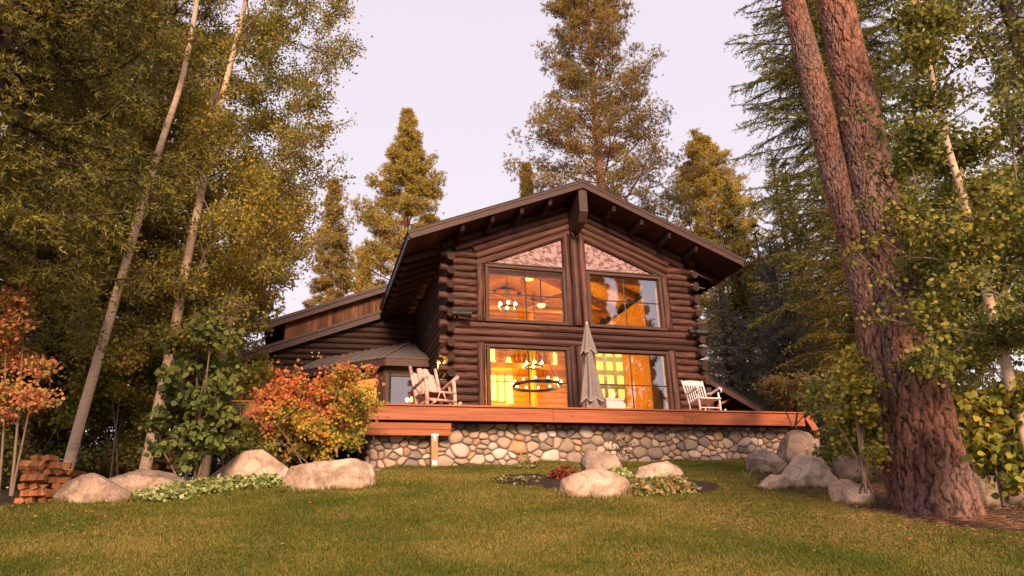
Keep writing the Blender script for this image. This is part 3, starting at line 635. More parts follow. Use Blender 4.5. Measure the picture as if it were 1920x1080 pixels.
# glowing arched panels added for the bright arched shapes behind the glass
def arch(px, py, wpx, hpx, Y, m, name='lit_arch'):
    c = atY(px, py, Y); s = mpp(c); w = wpx*s/2; h = hpx*s
    pts = [(c[0]-w, Y, c[2]-h/2), (c[0]+w, Y, c[2]-h/2)]+[(c[0]+w*math.cos(a), Y, c[2]+h/2-w*1.6+w*1.6*math.sin(a)) for a in np.linspace(0, math.pi, 11)]
    inner(MB().prism(pts, (0, 0.04, 0)), name, m)
arch(955, 712, 12, 88, YI-0.16, M['niche']); arch(940, 722, 9, 60, YI-0.16, M['niche']); arch(1041, 690, 8, 60, YI-0.16, M['niche'])
arch(925, 700, 10, 100, YI-0.16, M['niche'])
# pale cabinet with lit panes behind the lower right window
cabp = [atY(1120, 662, 2.4), atY(1178, 765, 2.4)]
cx0, cx1, cz0, cz1 = cabp[0][0]-0.1, cabp[1][0], cabp[1][2]-0.2, cabp[0][2]+0.25
cab_ = inner(MB().box(((cx0+cx1)/2, 2.55, (cz0+cz1)/2), ((cx1-cx0)/2, 0.1, (cz1-cz0)/2)), 'pale_cabinet', M['pale'])
for i in range(3):
    for j in range(5):
        x = cx0+(i+0.5)*(cx1-cx0)/3; z = cz0+(j+0.5)*(cz1-cz0)/5
        o = MB().box((x, 2.43, z), (0.10, 0.012, 0.13)).build('lit_pane', M['shelfglow']); o.parent = cab_
# curtains right
for x0 in (2.35,):
    mb = MB(); n = 26; P = []
    for i in range(n+1): P.append((x0+0.40*i/n, 0.55+0.045*math.sin(i*1.5)))
    for zlo, zhi in ((ZD+0.1, 1.6), (2.3, 3.9)):
        b = len(mb.v)
        for x, y in P: mb.v.append((x, y, zlo)); mb.v.append((x, y, zhi))
        for i in range(n): mb.f.append((b+2*i, b+2*i+2, b+2*i+3, b+2*i+1))
    inner(mb, 'curtain', mat('amber_curtain', (0.14, 0.06, 0.02), (0.2, 0.09, 0.03), 0.9, 8))
def bulb(parent, p, r=0.035):
    return MB().lathe([(0.001, -r), (r*0.8, -r*0.5), (r, 0), (r*0.7, r*0.8), (0.001, r*1.5)], 8, p).build('bulb', M['bulb'], parent, True)
def chandelier(name, label, px, Y, rad, nb, thick=0.035, drop=1.6, br=0.035):
    c = atY(px[0], px[1], Y); t = empty(name, c); tag(t, label, 'chandelier')
    ring = MB(); n = 32; b = 0
    pts = [(rad*math.cos(2*math.pi*i/n), rad*math.sin(2*math.pi*i/n), 0) for i in range(n)]
    for i in range(n): ring.bar(pts[i], pts[(i+1) % n], thick, thick*1.6)
    ring.build('ring', M['black'], t)
    ch = MB()
    for i in range(4): ch.tube([(rad*math.cos(i*1.571), rad*math.sin(i*1.571), 0), (0, 0, drop*0.55)], 0.008, 5)
    ch.tube([(0, 0, drop*0.55), (0, 0, drop)], 0.01, 5); ch.build('chain', M['black'], t)
    for i in range(nb):
        a = 2*math.pi*(i+0.3)/nb; p = (rad*math.cos(a), rad*math.sin(a), 0.10)
        MB().tube([(p[0], p[1], 0.02), (p[0], p[1], 0.08)], 0.018, 6).build('candle', M['pale'], t); bulb(t, p, br)
    return t
chandelier('wheel_chandelier', 'large black ring chandelier with small bulbs in lower left window', (1007, 724), 2.4, 0.72, 12, 0.05, 3.0, 0.03)
chandelier('small_chandelier', 'small bright chandelier above the ring in lower left window', (1001, 688), 5.4, 0.30, 6, 0.03, 1.6, 0.05)
chandelier('small_chandelier', 'small glowing chandelier seen in the upper left window', (952, 578), 3.0, 0.27, 6, 0.03, 1.3, 0.048)
# ceiling fan and hanging shade
c = atY(1015, 572, 2.6); t = empty('ceiling_fan', c); tag(t, 'ceiling fan with pale glowing bowl light in upper left window', 'ceiling fan')
MB().lathe([(0.001, -0.09), (0.09, -0.07), (0.14, 0.0), (0.13, 0.02), (0.001, 0.03)], 14).build('light_bowl', emit('glowing_bowl', (1, 0.62, 0.2), 1.6), t, True)
MB().tube([(0, 0, 0.02), (0, 0, 1.4)], 0.018, 6).build('rod', M['black'], t)
for i in range(4):
    a = i*1.571+0.4; MB().bar((0.12*math.cos(a), 0.12*math.sin(a), 0.06), (0.62*math.cos(a), 0.62*math.sin(a), 0.06), 0.12, 0.012).build('blade', M['inbeam'], t)
c = atY(992, 517, 2.0); t = empty('pendant_lamp', c); tag(t, 'lit yellow pendant lamp near top of upper left window', 'lamp')
MB().lathe([(0.12, -0.13), (0.07, 0.10), (0.02, 0.12)], 14).build('shade', emit('lit_shade', (1, 0.7, 0.08), 2.6), t, True); MB().tube([(0, 0, 0.1), (0, 0, 0.9)], 0.008, 5).build('cord', M['black'], t)
c = atY(1042, 520, 2.2); t = empty('antler_mount', c); tag(t, 'pale antlers hanging inside at right of upper left window', 'antlers')
mb = MB()
for sx in (-1, 1):
    mb.tube([(sx*0.03, 0, 0), (sx*0.16, -0.05, 0.04), (sx*0.24, -0.02, 0.2), (sx*0.2, 0.0, 0.34)], [0.02, 0.018, 0.014, 0.005], 6)
    for k in range(3): mb.tube([(sx*(0.12+0.05*k), -0.04, 0.04+0.07*k), (sx*(0.10+0.03*k), -0.14, 0.16+0.07*k)], [0.013, 0.004], 5)
mb.build('antler_pair', M['deckpost'], t)
def plight(n, p, e, c=(1, 0.52, 0.075), r=0.15):
    l_ = bpy.data.lights.new(n, 'POINT'); l_.energy = e; l_.color = c; l_.shadow_soft_size = r; o = bpy.data.objects.new(n, l_); COL.objects.link(o); o.location = p
plight('room_light', (-0.8, 3.6, 1.2), 110); plight('room_light', (-0.6, 5.6, 1.8), 90); plight('room_light', (-1.2, 3.4, 3.7), 80); plight('room_light', (1.2, 4.6, 1.0), 50); plight('room_light', (1.4, 4.8, 3.6), 34)

# ------------------------------------------------------------------ stone wall (fitted river stones)
def power_cells(W, H, n, seed):
    r = np.random.default_rng(seed); S = []; rad = []
    tries = 0
    while len(S) < n and tries < n*60:
        tries += 1
        p = r.random(2)*[W, H]; q = (r.random()**1.7)*0.115+0.042; asp = r.uniform(0.65, 1.7)
        if all(((p[0]-s[0]))**2+(p[1]-s[1])**2 > ((q+t)*0.86)**2 for s, t in zip(S, rad)): S.append(p); rad.append(q)
    S = np.array(S); rad = np.array(rad); out = []
    for i in range(len(S)):
        poly = [np.array(c, float) for c in ((0, 0), (W, 0), (W, H), (0, H))]
        poly = [S[i]+np.array([max(-0.34, min(0.34, c[0]-S[i][0])), max(-0.3, min(0.3, c[1]-S[i][1]))]) for c in poly]
        for j in np.argsort(((S-S[i])**2).sum(1))[1:22]:
            d = S[j]-S[i]; L2 = d@d; c = (L2+rad[i]**2-rad[j]**2)/2
            new = []
            for k in range(len(poly)):
                a, b = poly[k]-S[i], poly[(k+1) % len(poly)]-S[i]; fa, fb = a@d-c, b@d-c
                if fa <= 0: new.append(poly[k])
                if (fa < 0 < fb) or (fb < 0 < fa): t = fa/(fa-fb); new.append(S[i]+a+(b-a)*t)
            poly = new
            if len(poly) < 3: break
        if len(poly) >= 3: out.append(np.array(poly))
    return out
STC = [((0.38, 0.27, 0.21), (0.54, 0.40, 0.32)), ((0.48, 0.36, 0.29), (0.66, 0.51, 0.42)), ((0.20, 0.155, 0.15), (0.31, 0.25, 0.235)), ((0.36, 0.21, 0.12), (0.55, 0.35, 0.21)),
       ((0.56, 0.45, 0.39), (0.74, 0.63, 0.56)), ((0.28, 0.205, 0.165), (0.42, 0.32, 0.26)), ((0.46, 0.28, 0.20), (0.64, 0.43, 0.33)), ((0.15, 0.115, 0.115), (0.23, 0.185, 0.18))]
STM = [mat('river_stone', a, b, 0.72, 7, bump=0.25, rnd=0.15, detail=8, bscale=22) for a, b in STC]
def stone_mesh(poly, gap=0.007, proud=0.066, seed=0):
    r = random.Random(seed); c = poly.mean(0); P = poly
    for _ in range(2):
        Q = []
        for k in range(len(P)):
            a, b = P[k], P[(k+1) % len(P)]; Q += [a*0.77+b*0.23, a*0.23+b*0.77]
        P = np.array(Q)
        if len(P) > 40: break
    if len(P) > 18: P = P[::2]
    d = P-c; ln = np.linalg.norm(d, axis=1); size = ln.mean()
    P = c+d*((ln-gap)/ln)[:, None]
    n = len(P); V = []; F = []; pr = proud*min(1.2, 0.5+size*4)
    tilt = (r.uniform(-0.15, 0.15), r.uniform(-0.15, 0.15))
    for s, h in ((1.0, -0.06), (0.995, 0.30), (0.93, 0.66), (0.74, 0.90), (0.42, 1.0)):
        for p in P:
            q = c+(p-c)*s; V.append((q[0]-c[0], -(h*pr+(h > 0.5)*(tilt[0]*(q[0]-c[0])+tilt[1]*(q[1]-c[1]))), q[1]-c[1]))
    m_ = 5
    V.append((0, -pr*1.03, 0))
    for i in range(m_-1):
        for k in range(n): k2 = (k+1) % n; F.append((i*n+k, i*n+k2, (i+1)*n+k2, (i+1)*n+k))
    for k in range(n): F.append(((m_-1)*n+k, (m_-1)*n+(k+1) % n, m_*n))
    me = bpy.data.meshes.new('stone'); me.from_pydata(V, [], F)
    for p in me.polygons: p.use_smooth = True
    return me, c
WX0, WX1, WZ0, WZ1, WY = -5.85, 3.62, -2.15, -1.04, -3.45
sw = empty('stone_wall', (-1.1, WY, -1.9)); tag(sw, 'retaining wall of fitted rounded river stones under the red deck', 'wall')
def wchild(o, loc, rz=0): o.parent = sw; o.location = (loc[0]+1.1, loc[1]-WY, loc[2]+1.9); o.rotation_euler = (0, 0, rz)
mc = MB().box(((WX0+WX1)/2, WY+0.31, (WZ0+WZ1)/2-0.2), ((WX1-WX0)/2, 0.3, (WZ1-WZ0)/2+0.2)).build('mortar_core', M['mortar']); wchild(mc, (0, 0, 0))
def wall_face(W, H, n, seed, fn, rz):
    for i, poly in enumerate(power_cells(W/1.3, H, n, seed)):
        poly = poly*np.array([1.3, 1.0])
        if poly[:, 1].max() < 0.12: continue
        me, c = stone_mesh(poly, seed=seed*1000+i); me.materials.append(random.choices(STM, (5, 4, 2.2, 2.2, 2.5, 4, 2.5, 1))[0])
        o = bpy.data.objects.new('stone', me); COL.objects.link(o); wchild(o, fn(c), rz)
wall_face(WX1-WX0, WZ1-WZ0, 330, 3, lambda c: (WX0+c[0], WY+0.012, WZ0+c[1]), 0)
wall_face(2.4, WZ1-WZ0, 60, 5, lambda c: (WX1-0.012+0.0, WY+c[0]+0.02, WZ0+c[1]), math.pi/2)
wall_face(2.4, WZ1-WZ0, 60, 6, lambda c: (WX0+0.012, WY+2.42-c[0], WZ0+c[1]), -math.pi/2)
o = MB().box((WX1-0.3, WY+1.4, (WZ0+WZ1)/2-0.2), (0.29, 1.2, 0.75)).build('mortar_core', M['mortar']); wchild(o, (0, 0, 0))
o = MB().box((WX0+0.3, WY+1.4, (WZ0+WZ1)/2-0.2), (0.29, 1.2, 0.75)).build('mortar_core', M['mortar']); wchild(o, (0, 0, 0))

# ------------------------------------------------------------------ deck
dk = empty('deck', (0, -2, ZD)); tag(dk, 'raised deck with a red cedar fascia running along the cabin front', 'deck')
def dchild(mb, name, m, bv=0.006):
    o = mb.build(name, m); o.parent = dk; o.location = (0, 2, -ZD)
    if bv: bevel(o, bv)
    return o
YF = -3.87
joints = [-8.4, -5.95, -2.2, 0.78, 3.80]
for a, b in zip(joints[:-1], joints[1:]):
    dchild(MB().box(((a+b)/2, YF+0.02, -0.93), ((b-a)/2-0.002, 0.02, 0.137)), 'fascia_board', M['deck'])
    dchild(MB().box(((a+b)/2, YF+0.05, -0.776), ((b-a)/2-0.001, 0.085, 0.017)), 'cap_board', M['deck'])
y = YF+0.14
while y < -0.16:
    dchild(MB().box((-2.3, y+0.068, -0.776), (6.08, 0.066, 0.016)), 'deck_board', M['deck'], 0); y += 0.14
while y < 5.0:
    dchild(MB().box((-6.05, y+0.068, -0.776), (2.3, 0.066, 0.016)), 'deck_board', M['deck'], 0); y += 0.14
x = -8.2
while x < 3.8:
    dchild(MB().box((x, -1.9, -0.90), (0.02, 1.9, 0.10)), 'joist', M['deck'], 0); x += 0.42
# left bearer beam: two planks, square post, galvanised T plate
pA = atY(560, 797, -3.72); pB = atY(845, 797, -3.72); zB1 = -1.10; zB0 = -1.345
xB0, xB1 = -8.2, pB[0]
dchild(MB().box(((xB0+xB1)/2, -3.74, -1.162), ((xB1-xB0)/2, 0.045, 0.062)), 'bearer_plank', M['deck']); dchild(MB().box(((xB0+xB1)/2, -3.738, -1.288), ((xB1-xB0)/2-0.003, 0.045, 0.060)), 'bearer_plank', M['deck'])
pp = atY(814, 840, -3.74); px_ = pp[0]; gz = ground(px_, -3.74)
po = dchild(MB().box((px_, -3.74, (gz-0.3-1.35)/2), (0.066, 0.066, (-1.35-gz+0.3)/2)), 'post', M['deckpost'])
o = MB().box((px_, -3.815, -1.34), (0.07, 0.004, 0.022)).box((px_, -3.816, -1.40), (0.02, 0.004, 0.05)).box((px_, -3.812, gz+0.09), (0.045, 0.004, 0.04)).build('bracket', M['steel']); o.parent = po
pp2 = -7.6; dchild(MB().box((pp2, -3.74, -1.75), (0.066, 0.066, 0.40)), 'post', M['deckpost'])
# right return: fascia going back, lower landing
dchild(MB().box((3.82, -1.9, -0.93), (0.02, 1.93, 0.137)), 'fascia_board', M['deck'])
r1, r2 = atY(1513, 782, -3.2), atY(1542, 826, -3.2)
dchild(MB().bar(r1, r2, 0.05, 0.16), 'stringer', M['deck'])
q = atY(1540, 842, -2.2); q2 = atY(1640, 846, -2.2)
dchild(MB().bar(q, (7.5, q[1], q[2]), 0.05, 0.14), 'landing_board', M['deck'])
for i in range(5): dchild(MB().box((3.9+i*0.3+0.14, -1.4, -0.95-0.17*i), (0.14, 0.8, 0.02)), 'step', M['deck'])
# left low steps, partly behind the shrubs
for i in range(4): dchild(MB().box((-8.62-i*0.28, -2.6, -0.95-0.18*i), (0.14, 0.7, 0.025)), 'step', M['deck'])
dchild(MB().bar((-8.45, -3.4, -0.80), (-9.9, -3.4, -1.8), 0.05, 0.2), 'stringer', M['deck'])
for x in (-8.3, -9.0, -9.7): dchild(MB().box((x, -3.3, -0.6-(-(x+8.3))*0.5), (0.045, 0.045, 0.5)), 'newel_post', M['deck'])
dchild(MB().bar((-8.3, -3.3, -0.1), (-9.75, -3.3, -0.85), 0.1, 0.04), 'handrail', M['deck'])

# ------------------------------------------------------------------ things on the deck
def base_at(u, v, Y):                            # x on the deck for a pixel column at depth Y
    return atY(u, v, Y)[0]
def rockers(parent, mat_, w, l, r):
    for s in (-1, 1):
        P = [(-l*0.55+l*1.1*t, s*w, 0.03+0.14*(2*t-1)**2) for t in np.linspace(0, 1, 9)]
        MB().tube(P, r, 8).build('rocker', mat_, parent, True)
ch = empty('rustic_rocking_chair', (base_at(818, 757, -2.75)-0.02, -2.75, ZD), R_(-72)); tag(ch, 'rustic rocking chair of peeled logs with slab back, near the left corner', 'rocking chair')
rockers(ch, M['peel'], 0.30, 1.0, 0.032)
for s in (-1, 1):
    MB().tube([(-0.26, s*0.30, 0.06), (-0.34, s*0.30, 0.5), (-0.60, s*0.31, 1.12)], [0.04, 0.04, 0.036], 9, True, 0.04).build('back_post', M['peel'], ch, True)
    MB().tube([(0.27, s*0.33, 0.06), (0.25, s*0.33, 0.35), (0.20, s*0.33, 0.70)], [0.045, 0.043, 0.04], 9, True, 0.04).build('front_post', M['peel'], ch, True)
    MB().tube([(-0.40, s*0.32, 0.58), (-0.05, s*0.34, 0.66), (0.34, s*0.35, 0.76)], [0.032, 0.036, 0.042], 9, True, 0.04).build('arm', M['peel'], ch, True)
    MB().tube([(-0.28, s*0.31, 0.38), (0.26, s*0.32, 0.42)], 0.028, 8).tube([(-0.26, s*0.31, 0.18), (0.27, s*0.32, 0.22)], 0.024, 8).build('side_rail', M['peel'], ch, True)
    MB().tube([(-0.06, s*0.33, 0.40), (0.02, s*0.33, 0.62)], 0.016, 6).tube([(0.08, s*0.33, 0.40), (0.02, s*0.33, 0.62)], 0.016, 6).build('arm_brace', M['peel'], ch, True)
MB().tube([(0.27, -0.33, 0.42), (0.27, 0.33, 0.42)], 0.028, 8).tube([(0.29, -0.33, 0.24), (0.29, 0.33, 0.24)], 0.03, 8).build('front_rail', M['peel'], ch, True)
MB().tube([(0.28, -0.1, 0.25), (0.28, -0.04, 0.41)], 0.014, 6).tube([(0.28, 0.1, 0.25), (0.28, 0.04, 0.41)], 0.014, 6).build('front_brace', M['peel'], ch, True)
for i in range(4):
    yy = -0.21+0.14*i; hgt = 1.14-0.10*abs(i-1.5)**1.5*0.8
    MB().prism([(-0.30, yy-0.069, 0.38), (-0.30, yy+0.069, 0.38), (-0.30-0.30, yy+0.066, hgt-0.02), (-0.30-0.31, yy, hgt), (-0.30-0.30, yy-0.066, hgt-0.02)], (-0.035, 0, -0.01)).build('back_slab', M['peelslab'], ch)
for i in range(4): MB().box((-0.2+0.14*i, 0, 0.42), (0.065, 0.30, 0.018)).build('seat_slat', M['redbark'], ch)
wc = empty('white_rocking_chair', (base_at(1322, 768, -2.6), -2.6, ZD), R_(-90)); tag(wc, 'white painted rocking chair with slatted back at the right of the deck', 'rocking chair')
rockers(wc, M['white'], 0.26, 0.85, 0.02)
for s in (-1, 1):
    MB().tube([(-0.22, s*0.25, 0.08), (-0.25, s*0.25, 0.42), (-0.46, s*0.28, 1.04)], [0.022, 0.024, 0.02], 8).build('back_post', M['white'], wc, True)
    MB().tube([(0.24, s*0.27, 0.06), (0.24, s*0.27, 0.36), (0.22, s*0.27, 0.62)], 0.024, 8).build('front_leg', M['white'], wc, True)
    P = [(-0.34, s*0.28, 0.70), (-0.12, s*0.29, 0.66), (0.12, s*0.30, 0.70), (0.25, s*0.30, 0.72), (0.32, s*0.30, 0.68), (0.30, s*0.30, 0.60)]
    MB().tube(P, [0.022, 0.026, 0.03, 0.03, 0.028, 0.02], 8).build('arm', M['white'], wc, True)
for i in range(7):
    yy = -0.18+0.06*i; MB().bar((-0.26, yy, 0.44), (-0.42, yy*1.1, 0.94), 0.022, 0.012, (1, 0, 0)).build('back_slat', M['white'], wc)
n = 9; pts = []
for i in range(n): t = -1+2*i/(n-1); pts.append((-0.44-0.03*(1-t*t), 0.29*t, 1.05-0.03*t*t-0.035*(abs(t) > 0.9)))
for i in range(n-1, -1, -1): t = -1+2*i/(n-1); pts.append((-0.40-0.03*(1-t*t), 0.28*t, 0.90+0.01*abs(t)))
bevel(MB().prism(pts, (-0.028, 0, -0.008)).build('top_rail', M['white'], wc), 0.008)
bevel(MB().prism([(-0.27, -0.25, 0.42), (-0.27, 0.25, 0.42), (0.30, 0.29, 0.45), (0.30, -0.29, 0.45)], (0, 0, 0.035)).build('seat', M['white'], wc), 0.01)
MB().tube([(0.24, -0.27, 0.25), (0.24, 0.27, 0.25)], 0.016, 7).tube([(-0.23, -0.25, 0.25), (-0.23, 0.25, 0.25)], 0.016, 7).build('stretcher', M['white'], wc, True)
# closed umbrella
UY = -2.2; ut = atY(1104, 607, UY); ux = atY(1109, 740, UY)[0]
um = empty('patio_umbrella', (ux, UY, ZD)); tag(um, 'closed taupe patio umbrella with pale piping beside centre posts', 'umbrella')
UH = ut[2]-ZD
MB().tube([(0, 0, 0.02), (0, 0, UH)], 0.024, 10).build('pole', M['peelslab'], um, True)
MB().lathe([(0.001, UH+0.05), (0.022, UH+0.04), (0.03, UH), (0.02, UH-0.05)], 10).build('finial', M['white'], um, True)
MB().lathe([(0.28, 0), (0.28, 0.05), (0.2, 0.07), (0.04, 0.09), (0.04, 0.25)], 20).build('base', M['black'], um, True)
def pleats(prof, folds, amp, n=96, ph=0.0, hem=0.0):
    mb = MB(); b = 0
    for i, (r, z) in enumerate(prof):
        t = i/(len(prof)-1)
        for k in range(n):
            a = 2*math.pi*k/n; c = math.cos(folds*a+ph+0.6*math.sin(2*a)); rr = r*(1+amp*t*c+0.06*math.sin(3*a+z*5)); zz = z-hem*t**4*(0.5+0.5*c)*1.0
            mb.v.append((rr*math.cos(a), rr*math.sin(a), zz))
    for i in range(len(prof)-1):
        for k in range(n): k2 = (k+1) % n; mb.f.append((i*n+k, i*n+k2, (i+1)*n+k2, (i+1)*n+k))
    return mb, [mb.v[(len(prof)-1)*n+k] for k in range(n)]
for prof, fo, am, ph, hem in (([(0.04, UH-0.02), (0.07, UH-0.18), (0.11, UH-0.38), (0.15, UH-0.56), (0.17, UH-0.64)], 6, 0.32, 0.3, 0.13), ([(0.10, UH-0.45), (0.11, UH-0.80), (0.115, UH-0.96), (0.15, UH-1.15), (0.19, UH-1.5), (0.235, UH-1.80)], 7, 0.34, 1.2, 0.14)):
    mb, edge = pleats(prof, fo, am, ph=ph, hem=hem); c_ = mb.build('canopy', M['canvas'], um, True)
    o = MB().tube(edge+[edge[0]], 0.007, 5, False).build('piping', M['piping'], c_, True)
mb, edge = pleats([(0.15, UH-1.75), (0.19, UH-1.95), (0.20, UH-2.12)], 6, 0.3, ph=2.0, hem=0.08); c_ = mb.build('canopy', M['canvas'], um, True); MB().tube(edge+[edge[0]], 0.007, 5, False).build('piping', M['piping'], c_, True)
MB().lathe([(0.118, UH-0.99), (0.122, UH-0.96), (0.118, UH-0.93)], 20).build('strap', M['canvas'], um, True)
# white low table
tx = atY(1147, 757, -2.0); tb = empty('white_table', (tx[0], -2.0, ZD)); tag(tb, 'low white box-like table right of the closed umbrella', 'table')
tz = atY(1147, 750, -2.0)[2]-ZD
bevel(MB().box((0, 0, tz-0.02), (0.24, 0.22, 0.02)).build('tabletop', M['white'], tb), 0.006)
MB().box((0, -0.19, tz-0.15), (0.22, 0.01, 0.105)).box((0, 0.19, tz-0.15), (0.22, 0.01, 0.105)).box((-0.21, 0, tz-0.15), (0.01, 0.178, 0.105)).box((0.21, 0, tz-0.15), (0.01, 0.178, 0.105)).build('apron', M['white'], tb)
for a in (-1, 1):
    for b in (-1, 1): MB().box((a*0.19, b*0.165, (tz-0.255)/2), (0.018, 0.018, (tz-0.255)/2)).build('leg', M['white'], tb)
# green cushion pile by the bay
cp = atY(785, 750, -1.2)
def blob(name, c, s, m, seed=0, amp=0.12, sub=3, fr=2.0):
    import bmesh as _b
    bm = _b.new(); _b.ops.create_icosphere(bm, subdivisions=sub, radius=1.0); r = random.Random(seed); o1 = Vector((r.uniform(0, 50), r.uniform(0, 50), r.uniform(0, 50)))
    from mathutils import noise
    for v in bm.verts:
        n_ = noise.noise(v.co*fr+o1); n2_ = noise.noise(v.co*fr*2.7+o1); v.co *= 1+amp*n_+amp*0.4*n2_; v.co = Vector((v.co.x*s[0], v.co.y*s[1], v.co.z*s[2]))
    me = bpy.data.meshes.new(name); bm.to_mesh(me); bm.free()
    for p in me.polygons: p.use_smooth = True
    o = link(name, me, m); o.location = [float(q) for q in c]; return o
o = blob('green_cushion', (cp[0]+0.2, -1.2, ZD+0.18), (0.62, 0.35, 0.30), M['green_cushion'], 4); tag(o, 'dark green padded cushion lying behind the rustic rocker', 'cushion')

# ------------------------------------------------------------------ boulders
def rockmat(name, a, b, c):
    m = mat(name, a, b, 0.88, 1.3, (1, 1, 1), 0.9, 0.2, detail=14, c3=c, coords='Object', bscale=7, lo=0.36, hi=0.64)
    n = m.node_tree.nodes; l = m.node_tree.links; bs = n['Principled BSDF']; src = bs.inputs['Base Color'].links[0].from_socket
    tcn = n.new('ShaderNodeTexCoord'); sp = n.new('ShaderNodeTexNoise'); sp.inputs['Scale'].default_value = 38; sp.inputs['Detail'].default_value = 4; l.new(tcn.outputs['Object'], sp.inputs['Vector'])
    st = n.new('ShaderNodeTexNoise'); st.inputs['Scale'].default_value = 3.2; st.inputs['Detail'].default_value = 8; st.inputs['Distortion'].default_value = 1.2; l.new(tcn.outputs['Object'], st.inputs['Vector'])
    r1 = n.new('ShaderNodeMapRange'); r1.inputs[1].default_value = 0.35; r1.inputs[2].default_value = 0.65; r1.inputs[3].default_value = 0.80; r1.inputs[4].default_value = 1.16; l.new(sp.outputs['Fac'], r1.inputs[0])
    r2 = n.new('ShaderNodeMapRange'); r2.inputs[1].default_value = 0.50; r2.inputs[2].default_value = 0.60; r2.inputs[3].default_value = 1.0; r2.inputs[4].default_value = 0.68; l.new(st.outputs['Fac'], r2.inputs[0])
    mu = n.new('ShaderNodeMath'); mu.operation = 'MULTIPLY'; l.new(r1.outputs[0], mu.inputs[0]); l.new(r2.outputs[0], mu.inputs[1])
    hs = n.new('ShaderNodeHueSaturation'); l.new(mu.outputs[0], hs.inputs['Value']); l.new(src, hs.inputs['Color']); l.new(hs.outputs[0], bs.inputs['Base Color'])
    return m
RK = [rockmat('granite_pale', (0.33, 0.21, 0.155), (0.68, 0.49, 0.38), (0.53, 0.365, 0.275)), rockmat('granite_grey', (0.16, 0.115, 0.10), (0.50, 0.34, 0.255), (0.33, 0.235, 0.19)),
      rockmat('granite_dim', (0.11, 0.08, 0.068), (0.30, 0.21, 0.17), (0.20, 0.14, 0.115)), rockmat('sandstone_orange', (0.28, 0.13, 0.07), (0.46, 0.24, 0.14), (0.36, 0.18, 0.10))]
from mathutils import noise as NZ
def boulder(cx, ybot, wpx, hpx, mi, label, seed, yaw=0.0, dep=0.8, D=None, cuts=7, lean=0.0):
    """cx centre px, ybot lowest visible px, width and height px"""
    import bmesh as _b
    g = onG(cx, ybot) if D is None else atD(cx, ybot, D); s = mpp(g)*1.02; w = wpx*s/2*1.02; h = hpx*s*0.94
    bm = _b.new(); _b.ops.create_icosphere(bm, subdivisions=4 if wpx < 75 else 5, radius=1.0); r = random.Random(seed)
    off = Vector((r.uniform(0, 99), r.uniform(0, 99), r.uniform(0, 99)))
    planes = []
    for _ in range(cuts):
        nv = Vector((r.uniform(-1, 1), r.uniform(-1, 1), r.uniform(-0.2, 1))).normalized(); planes.append((nv, r.uniform(0.60, 0.90)))
    for v in bm.verts:
        p = v.co.copy()
        p *= 1+0.16*NZ.noise(p*1.1+off)
        for nv, d in planes:
            e = p.dot(nv)-d
            if e > 0: p -= nv*e*0.96
        q = p+off; p *= 1+0.055*NZ.noise(q*3.1)+0.028*NZ.noise(q*8)+0.012*NZ.noise(q*19)
        v.co = Vector((p.x*w+lean*p.z*w, p.y*w*dep, p.z*h*0.80))
    me = bpy.data.meshes.new('boulder'); bm.to_mesh(me); bm.free()
    for p in me.polygons: p.use_smooth = True
    o = link('boulder', me, RK[mi]); o.rotation_euler = (0, 0, -YAW+yaw)
    back = w*dep*0.75; px_, py_ = g[0]+math.sin(YAW)*back, g[1]+math.cos(YAW)*back
    o.location = (px_, py_, ground(px_, py_)+h*0.22 if D is None else float(g[2]+h*0.30))
    return tag(o, label, 'boulder')
boulder(600, 919, 175, 66, 0, 'pale flat topped boulder right of a larger one, before the orange bush', 11, 0.1, 0.6)
boulder(455, 913, 165, 68, 0, 'smooth sloping boulder behind pale ground cover, left of orange bush', 12, -0.2, 0.7)
boulder(150, 946, 130, 52, 1, 'grey pointed boulder beside the foot of the leftmost aspen', 13, 0.2, 0.8)
boulder(235, 934, 175, 54, 1, 'long low grey boulder between the two leaning aspen trunks', 14, 0.1, 0.6)
boulder(262, 930, 58, 22, 3, 'thin orange slab of stone against the long grey boulder', 15, 0, 0.4)
boulder(345, 925, 90, 30, 2, 'low dim brown block of stone beneath the broad-leaved shrub', 16, 0.1, 0.6)
boulder(1135, 900, 84, 66, 1, 'upright grey and orange boulder at the back of the flower bed', 21, 0.3, 0.75, cuts=9)
boulder(1118, 934, 140, 52, 0, 'pale wedge shaped boulder at the front of the flower bed', 22, 0.0, 0.6, cuts=9)
boulder(1236, 905, 100, 42, 0, 'pinkish sloping boulder at the right of the flower bed', 23, 0.2, 0.7)
boulder(1515, 868, 100, 62, 1, 'large rounded boulder against the right end of stone wall', 31, 0.2, 0.8)
boulder(1448, 886, 82, 42, 1, 'grey boulder left of the group at the wall end', 32, 0.1, 0.8)
boulder(1526, 915, 108, 62, 0, 'big pale boulder in the middle of the right group', 33, -0.1, 0.8)
boulder(1460, 920, 64, 30, 0, 'small flat pale boulder low in the right group', 34, 0.2, 0.6)
boulder(1608, 948, 92, 46, 0, 'pale boulder nearest to the big pine trunk', 35, 0.1, 0.7)
boulder(1610, 900, 80, 46, 2, 'dim boulder half hidden behind the shrub left of pine', 36, 0.1, 0.7)
boulder(1800, 905, 70, 52, 2, 'dim boulder right of the pine trunk, farther back', 37, 0.2, 0.7)
boulder(1872, 948, 130, 62, 2, 'wide dark boulder at the right edge behind pine foot', 38, 0.1, 0.7)

